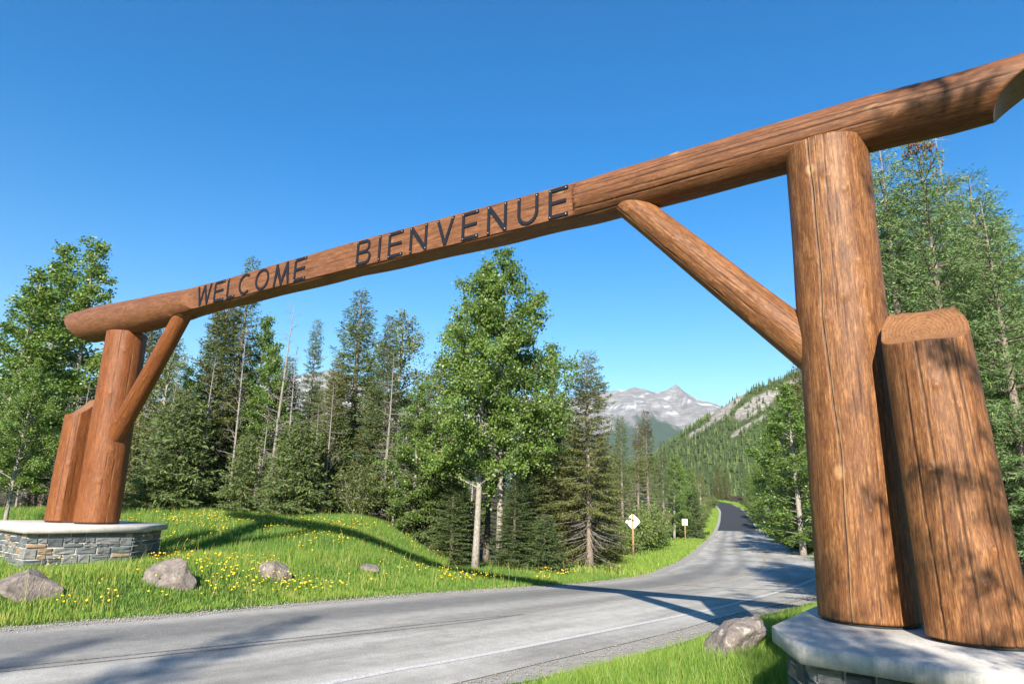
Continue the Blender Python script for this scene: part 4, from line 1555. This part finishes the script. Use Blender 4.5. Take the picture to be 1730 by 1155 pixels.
tpx('nearB', 1690, 19, 400, 'deeper shaded spruce behind the dead tree top', wide=1.4, rz=1)
for px, Y, yt, wd, lb_ in ((1500, 18.5, 420, 1.2, 'pale spruce seen just right of the tall post'), (1575, 19.5, 330, 1.3, 'deep standing spruce behind the slim leader spruce'), (1655, 17, 310, 1.3, 'full spruce directly behind the cone bearing one'), (1715, 15, 290, 1.2, 'tall pale spruce behind the broad one'), (1735, 20, 350, 1.4, 'far pale spruce deepest in the right hand wood')):
    tpx('nearB', px, Y, yt, lb_, wide=wd)
tpx('brown', 1078, 58, 712, 'thin spruce with rusty brown top beyond the diamond sign', wide=1.1)
tpx('brown', 1096, 62, 690, 'tallest thin spruce with brown crown beyond the diamond sign', wide=1.1)
tpx('sprC', 1052, 50, 700, 'narrow green spruce left of the brown topped ones', wide=1.1)
tpx('sprC', 1122, 70, 742, 'narrow green spruce right of the brown topped ones', wide=1.0)
tpx('sprA', 1016, 33, 800, 'dark low spruce beside the diamond sign', wide=1.35)

for k, (px, Y, yt, pr, wd, lb_) in enumerate(((1352, 52, 640, 'popC', 1.6, 'tall leafy tree closest to the left edge of the right post'), (1336, 64, 688, 'popB', 1.3, 'broad leafy tree second from the right post along the road'),
        (1318, 80, 730, 'popC', 1.4, 'rounded leafy tree third from the right post along the road'), (1300, 100, 768, 'popB', 1.1, 'round crowned tree where the dark asphalt begins'), (1288, 124, 788, 'popC', 1.3, 'leafy tree beside the middle of the dark asphalt'),
        (1278, 152, 800, 'popC', 1.3, 'leafy tree beside the upper dark asphalt'), (1374, 58, 600, 'sprB', 1.4, 'spruce top half hidden by the right post'),
        (1138, 84, 765, 'popC', 1.4, 'light green poplar behind the square sign'), (1152, 104, 778, 'popC', 1.3, 'light green poplar a little beyond the square sign'), (1170, 128, 788, 'popC', 1.2, 'light green poplar before the far bend'), (1184, 156, 800, 'asp', 1.3, 'dull green aspen before the far bend'))):
    tpx(pr, px, Y, yt, lb_, wide=wd)
for px, Y, yt, pr, wd, lb_ in ((868, 23.6, 800, 'sprA', 2.2, 'low drooping spruce at the foot of the twin poplars'), (902, 25.4, 690, 'sprB', 1.6, 'shaggy spruce right behind the twin poplars'), (952, 26.0, 770, 'sprB', 2.0, 'low shaggy spruce left of the bare trunked spruce'), (975, 28, 700, 'sprA', 1.5, 'dark spruce just behind the bare trunked spruce'), (1022, 29.5, 735, 'sprB', 1.6, 'shaggy spruce right of the bare trunked spruce'), (920, 23.2, 868, 'small', 1.5, 'tiny spruce at the verge under the drooping boughs'),
        (292, 29.5, 612, 'popC', 1.2, 'leafy young poplar right of the left brace'), (428, 31.0, 572, 'popC', 1.2, 'leafy poplar right beside the leafless tree'), (248, 28.6, 560, 'asp', 1.2, 'dull leaved aspen half hidden by the left post'), (700, 27.2, 640, 'popC', 1.4, 'leafy poplar left of the twin poplars'), (735, 29, 600, 'sprB', 1.6, 'shaggy spruce left behind the twin poplars'), (765, 25.6, 790, 'sprA', 2.0, 'spreading low spruce where the mound slopes down'),
        (385, 28.4, 545, 'bare', 1.0, 'leafless grey tree between left brace and poplar'), (330, 28.2, 600, 'bare', 1.2, 'leafless grey tree in front of the shaggy spruce'), (480, 28.6, 590, 'bareB', 1.2, 'dead branching tree right of the leafless pale one'), (262, 27.8, 620, 'bareB', 1.0, 'dead branching tree close to the left post'), (120, 27.5, 640, 'bareB', 1.3, 'dead branching tree left of the buttress'), (545, 28.2, 640, 'bareB', .9, 'dead branching tree in front of the large dense spruce'),
        (548, 29.5, 600, 'sprB', 1.5, 'shaggy spruce left of the large dense one'), (460, 33, 600, 'sprA', 1.4, 'dark spruce behind the leafless pale tree'), (620, 30, 640, 'sprB', 1.5, 'olive spruce right of the large dense one')):
    tpx(pr, px, Y, yt, lb_, wide=wd)
# --- shrubs by the signs
for px, Y, yt, pr, wd in ((1072, 48, 850, 'bushA', 1.2), (1092, 56, 846, 'bushA', 1.1), (1080, 66, 826, 'bushB', 1.1), (1104, 66, 848, 'bushB', 1.0), (1126, 88, 838, 'bushA', 1.2), (1148, 98, 846, 'bushA', 1.2), (1158, 110, 842, 'bushB', 1.2), (1172, 122, 846, 'bushA', 1.1), (1096, 53, 880, 'bushC', 1.2), (1138, 92, 866, 'bushC', 1.2), (1164, 108, 866, 'bushB', 1.1), (1050, 43, 880, 'bushC', 1.2), (1186, 142, 846, 'bushA', 1.0), (1196, 168, 838, 'bushB', 1.0), (1204, 192, 834, 'bushA', 1.0)):
    tpx(pr, px, Y, yt, 'leafy roadside shrub behind the two road signs', 'roadside shrubs behind the signs', wide=wd, cat='bush')
for px, Y, yt, pr in ((1410, 50, 905, 'bushA'), (1392, 55, 880, 'bushA'), (1372, 63, 870, 'bushA'), (1350, 72, 868, 'bushB'), (1334, 84, 858, 'bushA'), (1318, 96, 862, 'bushB'), (1308, 110, 856, 'bushA'), (1300, 126, 850, 'bushA'), (1292, 142, 845, 'bushB'), (1284, 160, 842, 'bushA'), (1274, 180, 838, 'bushA'), (1266, 200, 835, 'bushB'), (1346, 66, 895, 'bushC'), (1378, 58, 900, 'bushC')):
    tpx(pr, px, Y, yt, 'leafy shrub crowding the right edge of the road', 'shrubs along the right road edge', wide=1.5, cat='bush')
tpx('small', 1172, 86, 822, 'young spruce among shrubs behind the square sign', wide=.8)

# --- the woods: trees that only their place tells apart
def scatter(n, xr, yr, test, kinds, hr, label_of, group_of, seed, mind=1.9, wide=(1, 1.35), taken=[]):
    rs = np.random.default_rng(seed)
    out_, tries = [], 0
    while len(out_) < n and tries < n * 60:
        tries += 1
        x, y = rs.uniform(*xr), rs.uniform(*yr)
        if any((x - a) ** 2 + (y - c_) ** 2 < mind ** 2 for a, c_ in out_) or not test(x, y):
            continue
        out_.append((x, y))
    off, side = road_uv(np.array([q[0] for q in out_]), np.array([q[1] for q in out_]))
    for (x, y) in out_:
        k = kinds[rs.integers(len(kinds))]
        plant(k, x, y, rs.uniform(*hr), label_of(k), 'tree', group_of(k), rs.uniform(*wide))


KW = {'spr': 'spruce', 'pop': 'leafy poplar', 'asp': 'dull leaved aspen', 'bar': 'leafless grey tree', 'sma': 'young spruce', 'bro': 'brown topped spruce', 'nea': 'pale spruce'}


def roff(x, y):
    o, s = road_uv(np.array([x]), np.array([y]))
    return float(o[0]), float(s[0])


lab = lambda where: (lambda k: KW[k[:3]] + ' ' + where)
# wood behind the mound, left of the road
scatter(62, (-34, 8), (28.5, 62), lambda x, y: roff(x, y)[0] > 4.5 and roff(x, y)[1] < 0 and y > 27 + max(0, (x + 4)) * .2, ['sprA', 'sprB', 'sprC', 'sprC', 'popC', 'asp', 'bare', 'bareB', 'sprD'], (6.0, 9.5), lab('in the dense wood behind the grassy mound'), lab('in the wood behind the mound'), 31)
scatter(16, (-20, -2), (26.5, 29.5), lambda x, y: True, ['bareB', 'small', 'small', 'bare', 'bareB'], (2.4, 5.0), lab('of the low thicket along the back of the mound'), lab('of the thicket'), 32, 1.0)
scatter(34, (2, 60), (36, 175), lambda x, y: 5.0 < roff(x, y)[0] < 17 and roff(x, y)[1] < 0, ['popC', 'asp', 'sprB', 'popC', 'sprC'], (5, 9.5), lab('lining the left side of the road beyond the signs'), lab('lining the left side of the road'), 33, 2.6)
# right side of the road
scatter(60, (18, 90), (40, 215), lambda x, y: 3.4 < roff(x, y)[0] < 11 and roff(x, y)[1] > 0 and y > 40, ['popC', 'asp', 'sprB', 'popB', 'popC', 'sprA'], (7, 11.5), lab('lining the right side of the road beyond the gateway'), lab('lining the right side of the road'), 34, 2.8)
scatter(40, (40, 130), (70, 250), lambda x, y: 10 < roff(x, y)[0] < 60 and roff(x, y)[1] > 0, ['sprA', 'sprB', 'sprC', 'popC'], (10, 14), lab('in the wood rising right of the road'), lab('in the wood right of the road'), 35, 3.2)
scatter(40, (20, 75), (150, 290), lambda x, y: 5 < roff(x, y)[0] < 45 and roff(x, y)[1] < 0, ['sprB', 'popC', 'sprC', 'sprA'], (9, 13), lab('at the far bend of the dark asphalt'), lab('at the far bend'), 36, 3.2)
scatter(22, (12, 30), (12, 36), lambda x, y: roff(x, y)[0] > 2.5 and roff(x, y)[1] > 0 and x > .66 * y, ['nearB', 'sprA', 'sprB', 'popC'], (6, 9), lab('in the wood behind the right pedestal'), lab('in the wood behind the right pedestal'), 37, 2.2)
scatter(26, (52, 118), (222, 300), lambda x, y: roff(x, y)[0] > 5, ['sprA', 'sprB', 'popC', 'sprC'], (8, 13), lab('closing the view above the far bend'), lab('above the far bend'), 38, 3.0)
# unseen trees behind the viewpoint that throw shade; short one added for the cap
for (x, y, h, k, wd) in ((-7.2, -12.0, 14.0, 'sprC', .7), (-9.4, -13.6, 13.6, 'sprC', .7), (-12.4, -14.5, 13.0, 'sprC', .8), (3.0, -1.2, 11.8, 'sprE', .66), (1.2, -3.8, 7.3, 'sprA', 1.3), (6.4, -6, 13, 'sprB', 1.0), (8.6, -3.5, 11, 'sprA', 1.0)):
    plant(k, x, y, h, 'unseen spruce behind the viewpoint that shades road and posts', 'tree', 'spruces behind the viewpoint', wd)

# ------------------------------------------------------------------ hillside forest as one mass
rs = np.random.default_rng(77)
nT = 19000
tx = rs.uniform(hx[0] + 60, hx[-1], nT)
ty = 320 + (830 - 320) * rs.random(nT) ** 0.8
tz_ = hill_z(tx, ty)
px_, py_ = to_px(tx, ty, tz_)
keep = (px_ > 930) & (px_ < 1800) & (hill_z(tx, ty) > 2)
rmk = rock_mask(tx, ty, tz_)
keep &= ~(rmk & (rs.random(nT) < .80))
tx, ty, tz_ = tx[keep], ty[keep], tz_[keep]
nT = len(tx)
hh = rs.uniform(3.5, 9.0, nT) * (.55 + .45 * sstep(300, 520, ty))
rad = hh * rs.uniform(.15, .30, nT)
ns, tiers = 5, 5
Vs, Fs_, tn = [], [], []
th0 = rs.uniform(0, 6.28, nT)
n0 = 0
tone = np.clip(rs.normal(.36, .30, nT), 0, 1)
for k in range(tiers):
    zb_ = hh * (0.05 + .175 * k)
    zt_ = hh * (0.05 + .175 * k + .25)
    rk2 = rad * (1 - .19 * k)
    ring = []
    for j in range(ns):
        a = th0 + j * 2 * math.pi / ns + k * .5 + rs.uniform(-.25, .25, nT)
        rr_ = rk2 * rs.uniform(.4, 1.3, nT)
        ring.append(np.c_[tx + rr_ * np.cos(a), ty + rr_ * np.sin(a), tz_ + zb_ + rs.uniform(-.05, .05, nT) * hh])
    ring.append(np.c_[tx, ty, tz_ + zt_])
    A = np.stack(ring, 1)
    Vs.append(A.reshape(-1, 3))
    o_ = n0 + np.arange(nT)[:, None] * (ns + 1)
    for j in range(ns):
        Fs_.append(np.concatenate([o_ + j, o_ + (j + 1) % ns, o_ + ns], 1))
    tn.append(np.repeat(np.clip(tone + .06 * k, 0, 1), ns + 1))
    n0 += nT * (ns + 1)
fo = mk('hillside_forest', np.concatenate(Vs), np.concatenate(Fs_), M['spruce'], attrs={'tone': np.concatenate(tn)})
tag(fo, 'far off conifer forest covering the hillside beyond the road', 'forest', kind='stuff')

# ------------------------------------------------------------------ rocks
def ico(sub):
    import bmesh
    bm = bmesh.new()
    bmesh.ops.create_icosphere(bm, subdivisions=sub, radius=1.0)
    V = np.array([v.co[:] for v in bm.verts])
    Fx = np.array([[v.index for v in f.verts] for f in bm.faces])
    bm.free()
    return V, Fx


ICO = ico(5)


def boulder(loc, dims, rz, seed, label, lichen=0.3, cuts=13, lean=None):
    rs = np.random.default_rng(seed)
    V, Fx = ICO[0].copy(), ICO[1]
    for _ in range(cuts):
        d = unit(rs.normal(size=3) * np.array([1, 1, .8]))
        k = rs.uniform(.42, .75)
        pr = V @ d
        V -= np.clip(pr - k, 0, None)[:, None] * d * 0.985
    nz = sum(a * np.sin(V @ rs.normal(size=3) * f + rs.uniform(0, 6)) for a, f in ((.03, 3), (.03, 5), (.022, 9), (.016, 16), (.012, 28), (.009, 45)))
    V = V * (1 + nz)[:, None]
    V *= np.array(dims) / 2
    if lean is not None:
        V[:, 2] += V[:, 0] * lean
    o = mk('boulder', V, Fx, M['rock'], attrs={'lichen': np.full(len(V), lichen)})
    o.location = (loc[0], loc[1], gz(*loc) + dims[2] * .12)
    o.rotation_euler = (0, 0, rz)
    tag(o, label, 'boulder', 'boulders along the road')
    return o


def hit_ground(px, py):
    d = ray(px, py)
    ys = np.linspace(4, 40, 1500)
    z = CZ + ys * d[2] / d[1]
    k = int(np.argmax(z < ground(ys * d[0] / d[1], ys)))
    return ys[k] * d[0] / d[1], ys[k]


boulder(hit_ground(50, 1000), (1.5, .95, .78), .15, 71, 'low dark wedge shaped boulder in front of the left pedestal', .15, lean=-.05)
boulder(hit_ground(286, 988), (1.0, .68, .85), .5, 22, 'brown grey blocky boulder by the corner of the left pedestal', .25)
boulder(hit_ground(468, 976), (.85, .6, .75), .3, 3, 'small squared boulder among dandelions below the mound', .55)
boulder(hit_ground(628, 965), (.66, .45, .36), .1, 14, 'smallest flat grey boulder half hidden in the grass', .15)
boulder(hit_ground(1228, 1112), (1.4, .75, .78), .62, 45, 'mottled pale boulder with lichen beside the right pedestal', 1.0, 12, lean=.30)

# ------------------------------------------------------------------ signs and markers
def sign(loc, pw, ph, zc, diamond, rz, label, post_w=.095):
    r = empty('road_sign', (loc[0], loc[1], gz(*loc)), rz)
    tag(r, label, 'road sign')
    k = 0.012
    if diamond:
        q = pw / math.sqrt(2) * math.sqrt(2) / 2
        d = pw * math.sqrt(2) / 2
        c_ = .05
        pts = []
        for a in range(4):
            an = a * math.pi / 2
            for s in (-1, 1):
                pts.append((math.cos(an) * (d - c_) + math.cos(an + s * math.pi / 2) * c_, math.sin(an) * (d - c_) + math.sin(an + s * math.pi / 2) * c_))
    else:
        pts = [(-pw / 2, -ph / 2), (pw / 2, -ph / 2), (pw / 2, ph / 2), (-pw / 2, ph / 2)]
    n = len(pts)
    V = [(x, 0.0, zc + y) for x, y in pts] + [(x, .006, zc + y) for x, y in pts]
    Fs2 = [list(range(n)), list(range(2 * n - 1, n - 1, -1))] + [[i, n + i, n + (i + 1) % n, (i + 1) % n] for i in range(n)]
    me = bpy.data.meshes.new('panel')
    me.from_pydata(V, [], Fs2)
    me.materials.append(M['sign_back'])
    me.update()
    ob('panel', me, r)
    top = zc + (pw * .62 if diamond else ph * .42)
    Vp, Fp = box_arrays(-post_w / 2, post_w / 2, -post_w - .004, -.004, -.3, top)
    mk('post', Vp, Fp, M['sign_post'], r)
    for s in (-1, 1):
        Vb, Fb = tube(np.array([[0, -post_w - .012, zc + s * pw * .25], [0, .012, zc + s * pw * .25]]), .012, 8)
        mk('bolt', Vb, Fb, M['screw'], r)
    return r


sign((7.08, 39.2), .64, .64, 1.95, True, -.12, 'white backed diamond road sign on a wooden post at the verge')
sign((19.87, 77.7), .60, .70, 2.05, False, -.2, 'small white square sign on a wooden post farther down the verge', .11)
for (x, y, lb_) in ((27.0, 99.0, 'white marker post at the left verge before the dark asphalt'), (42.9, 116.5, 'white marker post at the right verge where the dark asphalt starts')):
    r = empty('marker_post', (x, y, gz(x, y)))
    tag(r, lb_, 'marker post')
    V, Fx = box_arrays(-.09, .09, -.03, .03, -.2, .95)
    mk('post', V, Fx, M['plastic_white'], r)
    V, Fx = box_arrays(-.093, .093, -.033, .033, .70, .82)
    mk('band', V, Fx, M['dark_band'], r)

# ------------------------------------------------------------------ grass, flowers, pebbles
def blades(name, X, Y, hgt, wid, tone, label, lean=.45):
    rs = np.random.default_rng(len(X))
    n = len(X)
    Z = ground(X, Y)
    az = rs.uniform(0, 6.28, n)
    ld = rs.uniform(0, 6.28, n)
    sx, sy = np.cos(az) * wid / 2, np.sin(az) * wid / 2
    le = lean * hgt * rs.random(n) ** .7
    lx, ly = np.cos(ld) * le, np.sin(ld) * le
    V = np.stack([np.c_[X - sx, Y - sy, Z - .02], np.c_[X + sx, Y + sy, Z - .02],
                  np.c_[X + sx * .8 + lx * .35, Y + sy * .8 + ly * .35, Z + hgt * .55], np.c_[X - sx * .8 + lx * .35, Y - sy * .8 + ly * .35, Z + hgt * .55],
                  np.c_[X + lx, Y + ly, Z + hgt * (1 - .25 * (le / hgt))]], 1).reshape(-1, 3)
    o = (np.arange(n) * 5)[:, None]
    o_ = mk(name, V, [o + np.array([[0, 1, 2, 3]]), o + np.array([[3, 2, 4]])], M['grass'], attrs={'tone': np.repeat(tone, 5)})
    tag(o_, label, 'grass', kind='stuff')
    return o_


rs = np.random.default_rng(5)


def in_ped(x, y):
    m = np.zeros(len(x), bool)
    for pl in (polyR, polyL):
        m |= inpoly(x, y, [tuple(q) for q in pl])
    return m


# left bank
N = 640000
X, Y = rs.uniform(-21, 10, N), rs.uniform(8, 30, N)
dens = np.clip(1.35 - (Y - 9) / 32, .35, 1)
off, side = road_uv(X, Y)
edge = 0.10 + 0.22 * np.abs(fbm(X * .9, Y * .9, 3, 81))
ok = (side < 0) & (off > edge) & (rs.random(N) < dens) & ~in_ped(X, Y) & (Y < 28.2 + fbm(X, Y, 2, 3)) & ((X < -1.5) | (Y < 26)) & ((X < -2) | (off < 3.6))
pxx, pyy = to_px(X, Y, np.full(N, .4))
ok &= (pxx > -60) & (pxx < 1400)
X, Y, off = X[ok], Y[ok], off[ok]
tall = np.clip(sstep(1.5, 4.5, off), 0, 1)
pn = fbm(X * .8, Y * .8, 3, 83)
hg = (0.09 + 0.14 * tall + .07 * pn) * rs.uniform(.55, 1.3, len(X))
hg = np.clip(hg, .04, .5)
tn_ = np.clip(.55 - .28 * sstep(17, 21, Y) + .22 * pn + rs.normal(0, .13, len(X)), 0, .93)
dry = rs.random(len(X)) < .05
tn_[dry] = .97
tn_ = np.clip(tn_ + .16 * vnoise(X * 3.1, Y * 3.1, 9) + .16 * vnoise(X * .9, Y * .9, 19), 0, 1)
straw = rs.random(len(X)) < .22 * sstep(.25, .7, fbm(X * .7, Y * .7, 3, 23))
tn_[straw] = .95
thin_ = rs.random(len(X)) < .75 * sstep(.35, .6, fbm(X * 1.4, Y * 1.4, 3, 29)) * sstep(2.5, .5, off)
hg[thin_] *= .45
seed_ = rs.random(len(X)) < .006
hg[seed_] = rs.uniform(.35, .6, seed_.sum())
tn_[seed_] = 1.0
blades('grass', X, Y, hg, np.full(len(X), .009) * rs.uniform(.6, 1.4, len(X)), tn_, 'lush green grass covering the left verge and the mound')
# tall tufts with seed heads near the left pedestal
# right verge near the camera
N = 380000
X, Y = rs.uniform(-3, 8, N), rs.uniform(3.2, 20, N)
off, side = road_uv(X, Y)
edge = 0.05 + 0.30 * np.abs(fbm(X * 1.1, Y * 1.1, 3, 85))
ok = (side > 0) & (off > edge) & ~in_ped(X, Y)
pxx, pyy = to_px(X, Y, np.full(N, .2))
ok &= (pxx > 600) & (pxx < 1850) & (rs.random(N) < np.clip(1.3 - Y / 16, .25, 1)) & ((rs.random(N) < sstep(0, .9, off) * .85 + .15))
X, Y, off = X[ok], Y[ok], off[ok]
pn = fbm(X * 1.3, Y * 1.3, 3, 87)
hg = np.clip((0.07 + .12 * sstep(.1, 1.5, off) + .05 * pn) * rs.uniform(.5, 1.45, len(X)), .03, .4)
tn_ = np.clip(.62 + .2 * pn - .1 * sstep(.3, 1.5, off) + rs.normal(0, .14, len(X)), 0, .93)
tn_[rs.random(len(X)) < .05] = .97
blades('grass', X, Y, hg, .0065 * rs.uniform(.6, 1.4, len(X)), tn_, 'fresh green grass on the near verge round the mottled rock')
# far verges
N = 60000
i_ = rs.integers(150, 400, N)
sd_ = np.where(rs.random(N) < .6, -1, 1)
o_ = np.abs(rs.normal(0, 1.6, N)) + .1
C_ = np.where((sd_ < 0)[:, None], RL[i_], RR[i_])
nv = np.stack([-_tan[i_, 1], _tan[i_, 0]], 1)
X, Y = (C_ - nv * (sd_ * o_)[:, None] + rs.normal(0, .3, (N, 2))).T
off, side = road_uv(X, Y)
ok = (off > .1) & (Y > 24) & (off < 5)
X, Y = X[ok], Y[ok]
hg = .22 * rs.uniform(.5, 1.3, len(X))
blades('grass', X, Y, hg, .02 + Y * .0007, np.clip(.62 + .15 * fbm(X * .3, Y * .3, 2, 5) + rs.normal(0, .1, len(X)), 0, .93), 'sunny yellow green grass strip beside the far road')

# dandelions
N = 9000
X, Y = rs.uniform(-13, 4, N), rs.uniform(10, 27, N)
off, side = road_uv(X, Y)
cl = fbm(X * .55, Y * .55, 3, 91)
ok = (side < 0) & (off > .6) & (cl + .35 * fbm(X * 2.1, Y * 2.1, 2, 95) + rs.normal(0, .07, N) + .22 * np.exp(-((X + 4.5) / 2.6) ** 2 - ((Y - 21.5) / 3.6) ** 2) > .26) & ~in_ped(X, Y) & ((X < -2.2) | (off < 2.5)) & (Y < 27)
X, Y = X[ok], Y[ok]
ex = np.array([(0.9, 9.1), (1.6, 9.5), (2.3, 8.6), (1.2, 8.9)])
Z = ground(X, Y) + rs.uniform(.12, .26, len(X))
n = len(X)
nn = unit(np.c_[rs.normal(0, .35, n), rs.normal(-.35, .35, n), np.ones(n)])
a_ = unit(np.cross(nn, np.array([1.0, .2, 0])))
c_ = np.cross(nn, a_)
rr_ = rs.uniform(.014, .026, n)
ring = [np.c_[X, Y, Z] + rr_[:, None] * (math.cos(k * 1.0472) * a_ + math.sin(k * 1.0472) * c_) for k in range(6)] + [np.c_[X, Y, Z] + nn * .012]
V1 = np.stack(ring, 1).reshape(-1, 3)
o7 = (np.arange(n) * 7)[:, None]
F1 = np.concatenate([o7 + np.array([[k, (k + 1) % 6, 6]]) for k in range(6)])
V2, F2 = spikes(np.c_[X, Y, Z - .005], np.c_[X + .01, Y, Z - .2], np.full(n, .003))
Vd, Fd = join([(V1, F1), (V2, F2)])
mi = np.concatenate([np.zeros(len(F1), int), np.ones(len(F2), int)])
fl = mk('dandelions', Vd, Fd, [M['petal'], M['grass']], attrs={'tone': np.full(len(Vd), .5)}, mi=mi)
tag(fl, 'yellow dandelion flowers scattered over the left grass bank', 'flowers', kind='stuff')

# loose pebbles on the gravel edge
N = 9000
i_ = rs.integers(60, 210, N)
lf = rs.random(N) < .72
C_ = np.where(lf[:, None], RL[i_], RR[i_]) + rs.normal(0, .25, (N, 2))
X, Y = C_[:, 0], C_[:, 1]
off, side = road_uv(X, Y)
ok = (off > -.55) & (off < .35) & (Y > 5) & (Y < 32)
X, Y = X[ok], Y[ok]
n = len(X)
sz = rs.uniform(.006, .018, n)
base = np.array([(1, 0, 0), (-1, 0, 0), (0, 1, 0), (0, -1, 0), (0, 0, 1), (0, 0, -1)], float)
V = (np.c_[X, Y, zroad(Y) + .004 + sz * .3][:, None] + base[None] * sz[:, None, None] * rs.uniform(.6, 1.2, (n, 6, 1)) * np.array([1.2, 1.2, .8])).reshape(-1, 3)
o6 = (np.arange(n) * 6)[:, None]
Fp = np.concatenate([o6 + np.array([q]) for q in ((0, 2, 4), (2, 1, 4), (1, 3, 4), (3, 0, 4), (2, 0, 5), (1, 2, 5), (3, 1, 5), (0, 3, 5))])
pb = mk('pebbles', V, Fp, M['pebble'])
tag(pb, 'loose pale pebbles along the asphalt edges', 'gravel', kind='stuff')

# ------------------------------------------------------------------ air
V, Fx = box_arrays(-9000, 16000, -1500, 9800, -140, 1750)
hz_ = mk('haze', V, Fx)
b = bpy.data.materials.new('haze_air')
b.use_nodes = True
for n_ in list(b.node_tree.nodes):
    if n_.type == 'BSDF_PRINCIPLED':
        b.node_tree.nodes.remove(n_)
pv = b.node_tree.nodes.new('ShaderNodeVolumePrincipled')
pv.inputs['Color'].default_value = (0.72, 0.85, 1.0, 1)
pv.inputs['Density'].default_value = 0.000022
pv.inputs['Anisotropy'].default_value = 0.0
b.node_tree.links.new(pv.outputs[0], b.node_tree.nodes['Material Output'].inputs['Volume'])
hz_.data.materials.append(b)
tag(hz_, 'thin blue haze filling the valley air', 'haze', kind='stuff')
